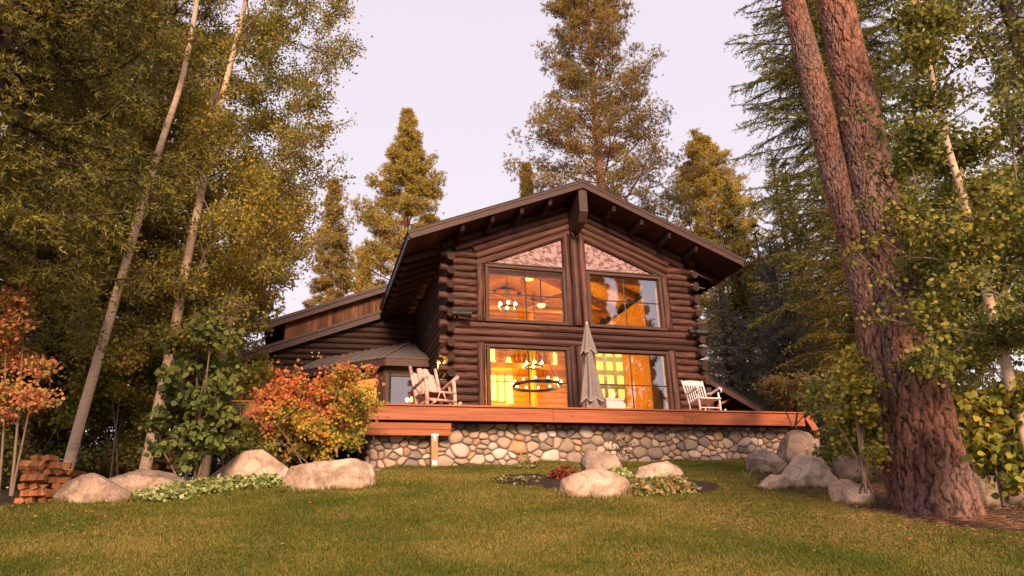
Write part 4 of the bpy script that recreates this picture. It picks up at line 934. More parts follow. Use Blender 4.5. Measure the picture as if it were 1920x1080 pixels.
# ------------------------------------------------------------------ firewood
fw_m = []
for i in range(5):
    r = random.Random(i); n = r.choice((3, 4, 4, 5)); a0 = r.uniform(0, 6)
    pts = [(0.0, math.cos(a0+6.283*k/n)*r.uniform(0.045, 0.068), math.sin(a0+6.283*k/n)*r.uniform(0.035, 0.055)) for k in range(n)]
    me = MB().prism(pts, (0.30, 0, 0)).mesh('firewood_log'); me.materials.append(M['wood_end']); fw_m.append(me)
fwb = onG(78, 944); fs = mpp(fwb)
for row in range(7):
    cnt = 5 if row < 5 else 4-(row-5)*2
    for k in range(cnt):
        o = bpy.data.objects.new('firewood_log', random.choice(fw_m)); COL.objects.link(o)
        alt = row % 2
        xx = fwb[0]-0.27+0.115*k+random.uniform(-0.02, 0.02)+(0.06 if row > 4 else 0); zz = fwb[2]+0.04+0.084*row
        if alt: o.location = (fwb[0]-0.31+random.uniform(-0.04, 0.04)+(0.29 if k > 2 else 0), fwb[1]+0.15+0.14*(k % 3)+random.uniform(-0.05, 0.03), zz+random.uniform(-0.015, 0.015)); o.rotation_euler = (random.uniform(0, 6), random.uniform(-0.06, 0.06), -0.12+random.uniform(-0.22, 0.22)); o.scale = (random.uniform(0.75, 1.0), 1, 1)
        else: o.location = (xx, fwb[1]+0.12, zz); o.rotation_euler = (0, random.uniform(-0.05, 0.05), R_(80)+random.uniform(-0.1, 0.1))
        tag(o, 'split orange-brown firewood log in the neat stack at far left', 'firewood', 'split logs in the left firewood stack')
fwc = onG(180, 918)
for k in range(26):
    o = bpy.data.objects.new('firewood_log', random.choice(fw_m)); COL.objects.link(o)
    a = k % 9; o.location = (fwc[0]-0.25+0.17*a+random.uniform(-0.03, 0.03), fwc[1]+1.0+random.uniform(0, 0.15), ground(fwc[0], fwc[1]+1)+0.28+0.11*(k//9)); o.rotation_euler = (random.uniform(0, 6), random.uniform(-0.1, 0.1), R_(75)+random.uniform(-0.3, 0.3))
    tag(o, 'split firewood log in the loose pile behind the left boulders', 'firewood', 'split logs in the loose pile')

# ------------------------------------------------------------------ foliage generators
def unit(a): return a/np.maximum(np.linalg.norm(a, axis=1, keepdims=True), 1e-9)
def leaves(P, size, flat=0.35, hexa=False, droop=0.0):
    """leaf-sized faces at points P"""
    n = len(P); nrm = unit(np.c_[rng.normal(size=(n, 2)), rng.normal(size=n)*0.8+flat]); a = unit(np.cross(nrm, rng.normal(size=(n, 3)))); a[:, 2] -= droop; a = unit(a); b = np.cross(nrm, a)
    s = size*rng.uniform(0.65, 1.25, (n, 1))
    if hexa:
        K = [(-0.1, 0), (0.12, 0.42), (0.5, 0.40), (1.0, 0.0), (0.5, -0.40), (0.12, -0.42)]
        V = np.stack([P+a*s*k[0]+b*s*k[1]+nrm*s*0.12*(abs(k[1]) > 0.1) for k in K], 1); return V.reshape(-1, 3), np.arange(6*n).reshape(-1, 6)
    V = np.stack([P-a*s*0.5, P+b*s*0.42+a*s*0.05, P+a*s*0.55, P-b*s*0.42+a*s*0.05], 1)
    return V.reshape(-1, 3), np.arange(4*n).reshape(-1, 4)
def spikes(P, Dv, k, l, w, spread, sag=0.0):
    """k narrow needles sprays from each P about direction Dv"""
    n = len(P); P = np.repeat(P, k, 0); Dv = np.repeat(Dv, k, 0); r = unit(rng.normal(size=(n*k, 3)))
    d = Dv*(1-spread)+r*spread; d[:, 2] -= sag; d = unit(d); L_ = l*rng.uniform(0.6, 1.2, (n*k, 1)); s = unit(np.cross(d, rng.normal(size=(n*k, 3))))*w
    V = np.stack([P-s, P+s, P+d*L_], 1); return V.reshape(-1, 3), np.arange(3*n*k).reshape(-1, 3)
def tubes(paths, n=5):
    """paths: list of (pts(k,3), radii(k)); one mesh"""
    V = []; F = []; b = 0
    for P, Rr in paths:
        P = np.asarray(P, float); T = np.gradient(P, axis=0); T = unit(T); a = np.cross(T, np.array([0.3, 0.17, 0.94])); 
        if np.min(np.linalg.norm(a, axis=1)) < 0.2: a = np.cross(T, np.array([1, 0.1, 0]))
        a = unit(a); c = np.cross(T, a); ang = np.linspace(0, 2*math.pi, n, endpoint=False)
        ring = P[:, None]+(a[:, None]*np.cos(ang)[None, :, None]+c[:, None]*np.sin(ang)[None, :, None])*np.asarray(Rr)[:, None, None]
        V.append(ring.reshape(-1, 3)); k = len(P); i = np.arange(k-1)[:, None]*n; j = np.arange(n)[None]; j2 = (j+1) % n
        F.append((np.stack([i+j, i+j2, i+n+j2, i+n+j], -1)+b).reshape(-1, 4)); b += k*n
    return np.concatenate(V), np.concatenate(F)
def crownpart(name, parts, m, parent):
    V = []; F = []; b = 0
    for v, f in parts: V.append(v); F.append(f+b); b += len(v)
    # group faces by size
    sizes = {}
    for f in F: sizes.setdefault(f.shape[1], []).append(f)
    me = npmesh(name, np.concatenate(V), [np.concatenate(s) for s in sizes.values()]); return link(name, me, m, parent)

def conifer(name, label, base, H, Rm, style, lm, cb0=0.12, seed=0, group=None, dens=1.0, bm=None, needle=None, cat='tree', whorl=None, prof=0.85, lean=0.0, detail=1.0, top_cut=1.0, trunk_r=None):
    """base (x,y,z); H height; Rm greatest branch length; cb0 crown start fraction"""
    global rng
    old = rng; rng = np.random.default_rng(seed+100)
    t = empty(name, base); tag(t, label, cat, group)
    tr = trunk_r or (0.012*H+0.05)
    hs = np.linspace(0, H, 14); wob = np.cumsum(rng.normal(0, 0.006*H/6, (14, 2)), 0)*0.3
    TP = np.c_[wob[:, 0]+lean*hs, wob[:, 1], hs]; TRd = tr*(1-hs/H)**0.8+0.012
    V, F = tubes([(TP, TRd)], 10); link('trunk', npmesh('trunk', V, F, True), bm or M['bark'], t)
    branch_paths = []; SP = []; SD = []; EP = []; ED = []
    step = (whorl or 0.42)/dens; z = cb0*H
    while z < H*0.985*top_cut:
        tt = (z/H-cb0)/(1-cb0); rr = Rm*(1-tt)**prof*(0.55+0.45*min(1, tt*6+0.4))
        if style == 'ponderosa': rr = Rm*(min(1, 0.55+tt*2.2))*(1-tt)**prof*1.05
        nbr = rng.integers(4, 7) if style != 'ponderosa' else rng.integers(4, 7)
        a0 = rng.uniform(0, 6.28)
        for k in range(nbr):
            a = a0+6.283*k/nbr+rng.normal(0, 0.25); Lb = rr*(rng.uniform(0.55, 1.15) if style != 'ponderosa' else rng.uniform(0.6, 1.18))
            if style == 'ponderosa' and rng.random() < 0.14: Lb *= 1.25
            Lb = max(Lb, 0.12)
            el = {'spruce': -0.12+0.6*tt, 'larch': 0.0+0.5*tt, 'ponderosa': 0.05+0.7*tt}[style]+rng.normal(0, 0.1)
            m_ = 7; s = np.linspace(0, 1, m_); r_ = s*Lb*math.cos(el)
            if style == 'spruce': zz = s*Lb*math.sin(el)-0.22*Lb*np.sin(s*2.4)*0.9+0.10*Lb*s**3
            elif style == 'larch': zz = s*Lb*math.sin(el)-0.12*Lb*s**2
            else: zz = s*Lb*math.sin(el)+0.16*Lb*s**2
            az = a+0.25*rng.normal()*s**2
            x0 = np.interp(z, hs, TP[:, 0]); y0 = np.interp(z, hs, TP[:, 1])
            P = np.c_[x0+np.cos(az)*r_, y0+np.sin(az)*r_, z+zz]; branch_paths.append((P, 0.008+0.012*Lb*(1-s)))
            # side twigs
            nt = max(3, int(Lb/(0.085/detail))) if style != 'ponderosa' else max(5, int(Lb/0.075))
            ss = rng.uniform(0.12 if style != 'ponderosa' else 0.22, 1.0, nt); pt = np.stack([np.interp(ss, s, P[:, i]) for i in range(3)], 1)
            dirb = unit((P[-1]-P[0])[None])[0]; side = np.array([-dirb[1], dirb[0], 0]); sg = rng.choice([-1, 1], nt)
            tl = (0.40*Lb*(1.08-ss)+0.06)*rng.uniform(0.6, 1.15, nt)
            tl = np.minimum(tl, 0.75)
            dv = unit(dirb[None]*0.75+side[None]*sg[:, None]*0.85+rng.normal(0, 0.18, (nt, 3)))
            if style == 'spruce': dv[:, 2] -= 0.28
            elif style == 'larch': dv[:, 2] -= 0.30
            else: dv = unit(dv+np.array([0, 0, 0.35])+rng.normal(0, 0.3, (nt, 3)))
            dv = unit(dv)
            if style == 'ponderosa':
                ns = max(2, int(Lb/0.32)+1); su = rng.uniform(0.3, 0.97, ns); pt = np.stack([np.interp(su, s, P[:, i]) for i in range(3)], 1); sg = rng.choice([-1, 1], ns)
                dv = unit(dirb[None]*0.7+side[None]*sg[:, None]*0.8+rng.normal(0, 0.3, (ns, 3))+np.array([0, 0, 0.25])); tl = np.minimum(0.34*Lb*(1.15-su)+0.16, 0.8)
                ends = np.vstack([pt+dv*tl[:, None], P[-1:], P[-2:-1]]); ed = np.vstack([dv, dirb[None], dirb[None]])
                for p_, q_ in zip(pt, ends[:ns]): branch_paths.append((np.array([p_, (p_+q_)/2-np.array([0, 0, 0.03]), q_]), np.array([0.016, 0.012, 0.006])))
                cr_ = 0.075+0.032*Lb; kt = 12 if Lb > 0.5 else 6
                o_ = rng.normal(0, 1, (len(ends)*kt, 3))*np.array([1, 1, 0.6])*cr_; EP.append(np.repeat(ends, kt, 0)+o_); ED.append(unit(np.repeat(ed, kt, 0)*0.5+unit(o_)*0.8+np.array([0, 0, 0.25])))
            else:
                spn = 0.055/detail
                for p_, d_, l_ in zip(pt, dv, tl):
                    c = max(2, int(l_/spn)); q = np.linspace(0.1, 1, c)[:, None]; pp_ = p_+d_*l_*q; pp_[:, 2] -= (0.25 if style == 'spruce' else 0.35)*l_*q[:, 0]**2*0.6
                    SP.append(pp_); SD.append(np.repeat(d_[None], c, 0))
                c = max(3, int(Lb*0.8/spn)); q = np.linspace(0.2, 1, c); SP.append(np.stack([np.interp(q, s, P[:, i]) for i in range(3)], 1)); SD.append(np.repeat(dirb[None], c, 0))
        z += step*rng.uniform(0.7, 1.3)*(1-0.35*tt)
    V, F = tubes(branch_paths, 4); link('branches', npmesh('branches', V, F, True), bm or M['bark'], t)
    if style == 'ponderosa':
        P = np.concatenate(EP); Dv = np.concatenate(ED); l_, w_ = needle or (0.17, 0.010)
        # a tuft also part-way down each twig
        P2 = P-Dv*0.13+rng.normal(0, 0.05, P.shape); parts = [spikes(P, Dv, 12, l_, w_, 0.62)]
    else:
        P = np.concatenate(SP); Dv = np.concatenate(SD); l_, w_ = needle or (0.085, 0.010)
        parts = [spikes(P, Dv, 4 if detail <= 1 else 6, l_, w_, 0.55, 0.05)]
    c = crownpart('crown', parts, lm, t); rng = old
    return t

def leafy(name, label, base, stems, blobs, leaf, nleaf, lm, bm=None, cat='shrub', seed=0, hexa=False, twig_n=None, singles=0, group=None, flat=0.35, stem_n=7, split=None):
    """stems: list of (pts, radii) in world metres; blobs: list of (centre, radius) of leafy clumps"""
    global rng
    old = rng; rng = np.random.default_rng(seed+500); base = np.array(base, float)
    t = empty(name, base); tag(t, label, cat, group)
    for P, Rr in stems:
        V, F = tubes([(np.asarray(P, float)-base, Rr)], stem_n); link('trunk' if cat == 'tree' else 'stem', npmesh('stem', V, F, True), bm or M['twig'], t)
    allst = np.concatenate([np.asarray(P, float) for P, _ in stems])-base; dens = []
    for P, _ in stems:
        P = np.asarray(P, float)-base
        for i in range(len(P)-1): dens.append(P[i]+(P[i+1]-P[i])*np.linspace(0, 1, 8)[:, None])
    allst = np.concatenate(dens)
    tot = sum(r**2.4 for _, r in blobs); paths = []; LP = []; nodes = allst
    blobs = sorted(blobs, key=lambda cr_: float(np.min(np.linalg.norm(allst-(np.array(cr_[0])-base), axis=1))))
    for c, r in blobs:
        c = np.array(c, float)-base; n = int(nleaf*r**2.4/tot)
        d = np.linalg.norm(nodes-c, axis=1)+0.7*np.maximum(0, nodes[:, 2]-c[2]+0.15); a = nodes[np.argmin(d)]
        mid = (a+c)/2+np.array([0, 0, 0.08*np.linalg.norm(c-a)]); q = np.linspace(0, 1, 6)[:, None]; limb = (1-q)**2*a+2*q*(1-q)*mid+q*q*c
        paths.append((limb, np.linspace(0.006+0.010*r+0.004*np.linalg.norm(c-a), 0.005, 6))); nodes = np.vstack([nodes, limb[3:]])
        nt = twig_n or max(8, int(26*r)); per = max(1, n//nt)
        for k in range(nt):
            s = limb[rng.integers(2, 6)]; v = unit(rng.normal(size=(1, 3)))[0]; e = c+v*r*np.array([1, 1, 0.75])*rng.uniform(0.35, 1.0)**0.6; e = e+np.array([0, 0, -0.05*r]); pm = (s+e)/2+np.array([0, 0, 0.07*r]); tw = (1-q)**2*s+2*q*(1-q)*pm+q*q*e
            paths.append((tw, np.linspace(0.007, 0.003, 6)))
            u = rng.beta(1.8, 1.0, per); pp_ = np.stack([np.interp(u, q[:, 0], tw[:, i]) for i in range(3)], 1)+rng.normal(0, 0.055+0.085*r, (per, 3))*np.array([1, 1, 0.8]); LP.append(pp_)
    V, F = tubes(paths, 4); link('branches', npmesh('branches', V, F, True), M['twig'], t)
    P = np.concatenate(LP)
    if singles:
        # the largest leaves towards the front can be picked apart one by one
        idx = np.argsort(((P+base-CAM)**2).sum(1))[:max(singles*2, 10)]; idx = rng.permutation(idx)[:singles]
        lms = []
        for i in range(3):
            b = 0.04*(i+1)
            V_ = [(-0.1, 0, 0), (0.15, 0.40, b), (0.5, 0.42, b), (0.8, 0.2, b*0.4), (1.0, 0, -b), (0.8, -0.2, b*0.4), (0.5, -0.42, b), (0.15, -0.40, b), (0.45, 0, 0)]
            me = bpy.data.meshes.new('leaf'); me.from_pydata([tuple(leaf*c for c in v) for v in V_], [], [(0, 1, 8), (1, 2, 8), (2, 3, 8), (3, 4, 8), (4, 5, 8), (5, 6, 8), (6, 7, 8), (7, 0, 8)]); me.materials.append(lm)
            lms.append(me)
        for i in idx:
            o = bpy.data.objects.new('leaf', lms[int(rng.integers(0, 3))]); COL.objects.link(o); o.parent = t; o.location = P[i]
            o.rotation_euler = (rng.normal(0, 0.7), rng.normal(0.3, 0.6), rng.uniform(0, 6.28)); s = rng.uniform(0.7, 1.25); o.scale = (s, s, s)
        keep = np.ones(len(P), bool); keep[idx] = False; P = P[keep]
    if split:
        k = split[0](P+base); link('foliage', npmesh('foliage', *leaves(P[k], leaf, flat, hexa)), split[1], t); P = P[~k]
    o = crownpart('crown' if cat == 'tree' else 'foliage', [leaves(P, leaf, flat, hexa)], lm, t)
    if singles: o['kind'] = 'stuff'
    rng = old
    return t
# ------------------------------------------------------------------ trees
def zat(x, Y, v):
    lo, hi = -5.0, 60.0
    for _ in range(40):
        z = (lo+hi)/2; d = np.array([x, Y, z])-CAM
        if 540-FPX*(d @ UPV)/(d @ FWD) > v: lo = z
        else: hi = z
    return z
def con_top(name, label, u, v, Y, rpx, style, lm, zb=-1.8, top=None, **kw):
    """axis passes through photo pixel (u, v) at depth Y; tip at pixel row top"""
    p = atY(u, v, Y); H = zat(p[0], Y, v if top is None else top)-zb; s = mpp((p[0], Y, zb+H*0.6))
    return conifer(name, label, (p[0], p[1], zb), H, rpx*s, style, lm, **kw)
con_top('ponderosa_pine', 'golden conical pine left of the gable, sunlit on its right', 762, 420, 16, 150, 'ponderosa', L['pine_gold'], top=203, cb0=0.30, seed=1, bm=M['redbark'], whorl=0.42, prof=1.0, needle=(0.19, 0.014))
con_top('narrow_pine', 'thin ragged narrow pine between aspen leaves and golden pine', 622, 460, 14, 52, 'ponderosa', L['pine'], top=335, cb0=0.2, seed=2, bm=M['redbark'], whorl=0.45, prof=0.6, needle=(0.17, 0.013))
con_top('small_pine', 'small distant pine above the left wing roof', 684, 520, 24, 50, 'ponderosa', L['pine_gold'], top=472, cb0=0.2, seed=3, whorl=0.4, needle=(0.24, 0.02), bm=M['redbark'])
con_top('small_pine', 'small distant pine tip above the left slope of the gable roof', 986, 340, 26, 50, 'ponderosa', L['pine_gold'], top=303, cb0=0.3, seed=4, whorl=0.35, prof=0.9, needle=(0.24, 0.02), bm=M['redbark'])
con_top('ponderosa_pine', 'tallest ponderosa pine rising directly behind the roof ridge', 1122, 260, 13, 165, 'ponderosa', L['pine'], top=-190, cb0=0.24, seed=25, bm=M['redbark'], whorl=0.56, prof=0.78, needle=(0.17, 0.013), trunk_r=0.34)
con_top('ponderosa_pine', 'golden topped pine behind the right slope of the roof', 1322, 330, 16, 145, 'ponderosa', L['pine_gold'], top=262, cb0=0.22, seed=6, bm=M['redbark'], whorl=0.5, prof=0.6, needle=(0.19, 0.014))
con_top('fir_tree', 'mid green fir beside the golden topped pine', 1375, 430, 13.5, 100, 'spruce', L['green_fir'], top=335, cb0=0.1, seed=7, dens=1.1, needle=(0.14, 0.02), prof=0.7)
con_top('fir_tree', 'green fir filling the gap behind the right roof corner', 1465, 400, 9, 120, 'spruce', L['green_fir'], top=272, cb0=0.08, seed=8, needle=(0.12, 0.017), prof=0.7)
con_top('blue_spruce', 'small grey blue spruce just right of the log corner', 1362, 650, 6.5, 120, 'spruce', L['blue'], top=535, cb0=0.02, seed=9, dens=1.5, needle=(0.10, 0.016), prof=0.7)
con_top('blue_spruce', 'larger grey blue spruce behind the low right roof', 1465, 600, 4.5, 150, 'spruce', L['blue'], top=440, cb0=0.02, seed=10, dens=1.4, needle=(0.10, 0.015), prof=0.65)
con_top('larch', 'tall dark larch with long drooping boughs behind the big pine', 1600, 300, -1.0, 215, 'larch', L['larch'], top=-420, cb0=0.10, seed=11, dens=1.35, needle=(0.10, 0.013), prof=0.4, whorl=0.34)
con_top('larch', 'olive yellow larch with low drooping boughs left of big pine', 1620, 600, -3.2, 190, 'larch', L['larch_gold'], top=380, cb0=0.14, seed=12, dens=1.3, needle=(0.09, 0.010), prof=0.45)
con_top('dark_spruce', 'dark spruce at the far right edge of the view', 1930, 150, -4, 110, 'spruce', L['spruce_dark'], top=-420, cb0=0.2, seed=13, needle=(0.10, 0.012), prof=0.5)
# left side
con_top('dark_spruce', 'nearest big spruce hanging its boughs in at the upper left', -40, 250, -9.2, 400, 'spruce', L['spruce'], top=-560, zb=-2.7, cb0=0.20, seed=14, dens=1.15, needle=(0.085, 0.009), prof=0.35, whorl=0.32, detail=1.15, trunk_r=0.2)
con_top('dark_spruce', 'dark spruce behind the leftmost aspen', 170, 300, -3.6, 260, 'spruce', L['spruce_dark'], top=-380, cb0=0.08, seed=15, dens=1.1, needle=(0.12, 0.015), prof=0.4)
con_top('dark_spruce', 'dark spruce filling the shade at the left edge', -30, 500, -3.0, 300, 'spruce', L['spruce_dark'], top=-250, cb0=0.03, seed=16, needle=(0.12, 0.015), prof=0.4)
con_top('dark_spruce', 'dim spruce between the two aspens, farther back', 300, 500, 3.0, 190, 'spruce', L['spruce_dark'], top=80, cb0=0.03, seed=17, needle=(0.13, 0.018), prof=0.5)
con_top('fir_tree', 'green fir low behind the right aspen of the left pair', 455, 560, 7.5, 120, 'spruce', L['green_fir'], top=380, cb0=0.03, seed=18, needle=(0.13, 0.018), prof=0.6)
# forest behind, one grove mesh copied as separate trees
def copy_tree(o, parent=None):
    c = o.copy(); COL.objects.link(c); c.parent = parent
    for ch_ in list(o.children): copy_tree(ch_, c)
    return c
p0 = conifer('dark_spruce', 'spruce of the forest behind', (-16, 14, -1.9), 15, 3.0, 'spruce', L['spruce_dark'], cb0=0.05, seed=30, needle=(0.16, 0.026), prof=0.75, detail=0.6, whorl=0.6)
far = [(-16, 14), (-20, 9), (-24, 15), (-28, 6), (-19, 20), (-13, 21), (-31, 14), (-23, 0), (-17.5, 3), (-34, -2), (-27, -7), (11, 17), (15, 12), (19, 17), (23, 10), (13, 6.5), (18, 5), (26, 2), (17, -1), (30, -5), (22, -6), (34, 8), (28, 22), (38, 16), (20, 24), (12, 25), (24, -12)]
for i, (x, y) in enumerate(far):
    o = p0 if i == 0 else copy_tree(p0)
    o.location = (x, y, -1.95); o.rotation_euler = (0, 0, i*2.1); s = 0.75+0.45*((i*37) % 10)/10; o.scale = (s, s, s*(0.9+0.02*((i*13) % 10)))
    tag(o, 'dark spruce of the forest filling the background '+('left of' if x < 0 else 'right of')+' the cabin', 'tree', 'forest spruces '+('left' if x < 0 else 'right')+' of the cabin')

# aspens on the left, their leaf clumps spread over the space right of the trunks
def pxline(pts, D, r0, r1):
    P = np.array([atD(u, v, D) for u, v in pts]); d = P[0]-P[1]; t = 0.0
    while P[0][2]+d[2]*t > ground(P[0][0]+d[0]*t, P[0][1]+d[1]*t)-0.12 and t < 6: t += 0.05
    if t > 0: P = np.vstack([P[0]+d*t, P])
    else: P[0][2] = ground(P[0][0], P[0][1])-0.12
    return P, np.r_[[r0*1.05]*(len(P)-len(pts)), np.linspace(r0, r1, len(pts))]
ra = random.Random(5)
def trunk_smooth(P, R0):
    n = len(P)*5; t = np.linspace(0, len(P)-1, n); Q = np.stack([np.interp(t, np.arange(len(P)), P[:, i]) for i in range(3)], 1)
    for _ in range(4): Q[1:-1] = (Q[:-2]+Q[1:-1]*2+Q[2:])/4
    R = np.interp(t, np.arange(len(P)), R0); return Q, R
PA, RA = pxline([(112, 935), (150, 790), (205, 600), (240, 480), (268, 380), (308, 250), (340, 160), (362, 50), (378, -60), (395, -180)], 12.0, 0.078, 0.032)
PB, RB = pxline([(268, 900), (298, 760), (328, 620), (352, 480), (374, 380), (392, 280), (412, 200), (440, 90), (462, 0), (480, -120)], 12.8, 0.090, 0.036)
redge = [(-150, 690), (0, 665), (90, 680), (130, 640), (230, 640), (320, 615), (440, 640), (490, 575), (560, 520), (640, 460), (700, 410)]
def redge_at(v): return np.interp(v, [a for a, _ in redge], [b for _, b in redge])
blA = []; blB = []
for i in range(560):
    v = ra.uniform(-160, 690); hi = redge_at(v); lo = 110+max(0, 100-v)*0.4; u = lo+(hi-lo)*ra.random()**0.85
    if u > hi-18: continue
    edge = (hi-u) < 110
    D = ra.uniform(11.2, 14.6); r = ra.uniform(0.22, 0.34) if edge else ra.uniform(0.30, 0.48)
    # keep stretches of the pale trunks open
    tu = np.interp(v, [-180, 0, 280, 480, 620, 900], [485, 462, 392, 352, 328, 268]); tu2 = np.interp(v, [-180, 50, 250, 480, 600, 935], [395, 362, 308, 240, 205, 112])
    if (abs(u-tu) < 38 or abs(u-tu2) < 34) and D < 13.4 and ra.random() < 0.70: D = ra.uniform(13.4, 14.8)
    p = atD(u, v, D); (blA if abs(u-tu2) < abs(u-tu) else blB).append((p, r))
# long leafy sprays reaching right into the sky
for v, u1 in ((30, 655), (100, 672), (190, 628), (235, 652), (325, 620), (400, 640), (440, 650), (470, 600), (20, 600), (60, 560), (280, 590), (360, 560), (520, 560), (560, 515), (610, 500), (-30, 640), (300, 640), (340, 655), (380, 625), (420, 655), (455, 600), (350, 600), (500, 585), (130, 655), (160, 600)):
    for k in range(4): blB.append((atD(u1-k*38, v+k*9-6, 12.6+0.25*k), 0.17+0.035*k))
leafy('aspen', 'leftmost leaning aspen with pale trunk, green and gold leaves', PA[0], [trunk_smooth(PA, RA)], blA, 0.052, 52000, L['aspen'], bm=M['aspenbark'], cat='tree', seed=1, stem_n=12)
leafy('aspen', 'second leaning aspen with pale trunk, leaves reaching over the wing roof', PB[0], [trunk_smooth(PB, RB)], blB, 0.052, 88000, L['aspen'], bm=M['aspenbark'], cat='tree', seed=2, stem_n=12)
# thinner aspens behind
for i, (pl, D, lb) in enumerate((([(250, 880), (262, 700), (275, 500), (286, 300), (292, 120), (296, 20), (300, -100)], 15.5, 'thin aspen standing between and behind the two leaning ones'),
                                  ([(385, 880), (410, 700), (440, 560), (470, 420), (500, 300)], 15.0, 'slim young aspen with low leaves behind the second aspen'))):
    P, Rr = pxline(pl, D, 0.09, 0.04)
    bl = []
    for k in range(70 if i == 0 else 60):
        t = ra.uniform(0.1, 1)*(len(pl)-1); a = int(min(t, len(pl)-2)); u = pl[a][0]+(pl[a+1][0]-pl[a][0])*(t-a); v = pl[a][1]+(pl[a+1][1]-pl[a][1])*(t-a)
        bl.append((atD(u+ra.uniform(-95, 95), v+ra.uniform(-40, 40), D+ra.uniform(-1, 1)), ra.uniform(0.3, 0.5)))
    leafy('aspen', lb, P[0], [trunk_smooth(P, Rr)], bl, 0.07, 17000, L['aspen'], bm=M['aspenbark'], cat='tree', seed=10+i, stem_n=8)

# aspens on the right (nearer, broader leaves)
P1, R1 = pxline([(1945, 900), (1905, 760), (1880, 660), (1848, 540), (1822, 430), (1800, 350), (1778, 280), (1755, 190), (1740, 110), (1725, 0), (1715, -120)], 8.3, 0.055, 0.022)
bl = []
for i in range(175):
    v = ra.uniform(-120, 690); u = ra.uniform(1690+max(0, (v-500))*0.2, 1990)
    if u > 1790 and v < 330 and ra.random() < 0.72: continue
    if v > 500 and u > 1830 and ra.random() < 0.4: continue
    D = ra.uniform(7.3, 9.6)
    tu = np.interp(v, [0, 190, 350, 540, 760], [1725, 1755, 1800, 1848, 1905])
    if abs(u-tu) < 26 and ra.random() < 0.4: D = ra.uniform(8.6, 9.8)
    bl.append((atD(u, v, D), ra.uniform(0.16, 0.30)))
for u, v in ((1640, 240), (1625, 290), (1610, 205), (1650, 330), (1615, 380), (1640, 440), (1660, 400), (1600, 470), (1655, 520), (1690, 560), (1700, 480), (1640, 600), (1720, 610), (1700, 300)):
    bl.append((atD(u, v, 7.9), 0.12))
leafy('aspen', 'near aspen with slim leaning trunk at right, leaves crossing the big pine', P1[0], [trunk_smooth(P1, R1)], bl, 0.044, 34000, L['aspen_r'], bm=M['aspenbark'], cat='tree', seed=20, stem_n=10, hexa=True, singles=240, flat=0.5)
P2, R2 = pxline([(1990, 850), (1950, 700), (1915, 610), (1885, 540), (1862, 470), (1830, 400), (1805, 330), (1770, 230)], 10.2, 0.06, 0.025)
bl = [(atD(u_, v_, ra.uniform(9.8, 11.5)), ra.uniform(0.25, 0.42)) for u_, v_ in ((ra.uniform(1700, 1990), ra.uniform(-80, 640)) for _ in range(110)) if u_ < 1790 or v_ > 300]
leafy('aspen', 'second slim aspen trunk at the right edge, behind the near one', P2[0], [trunk_smooth(P2, R2)], bl, 0.05, 24000, L['aspen_r'], bm=M['aspenbark'], cat='tree', seed=21, stem_n=10)

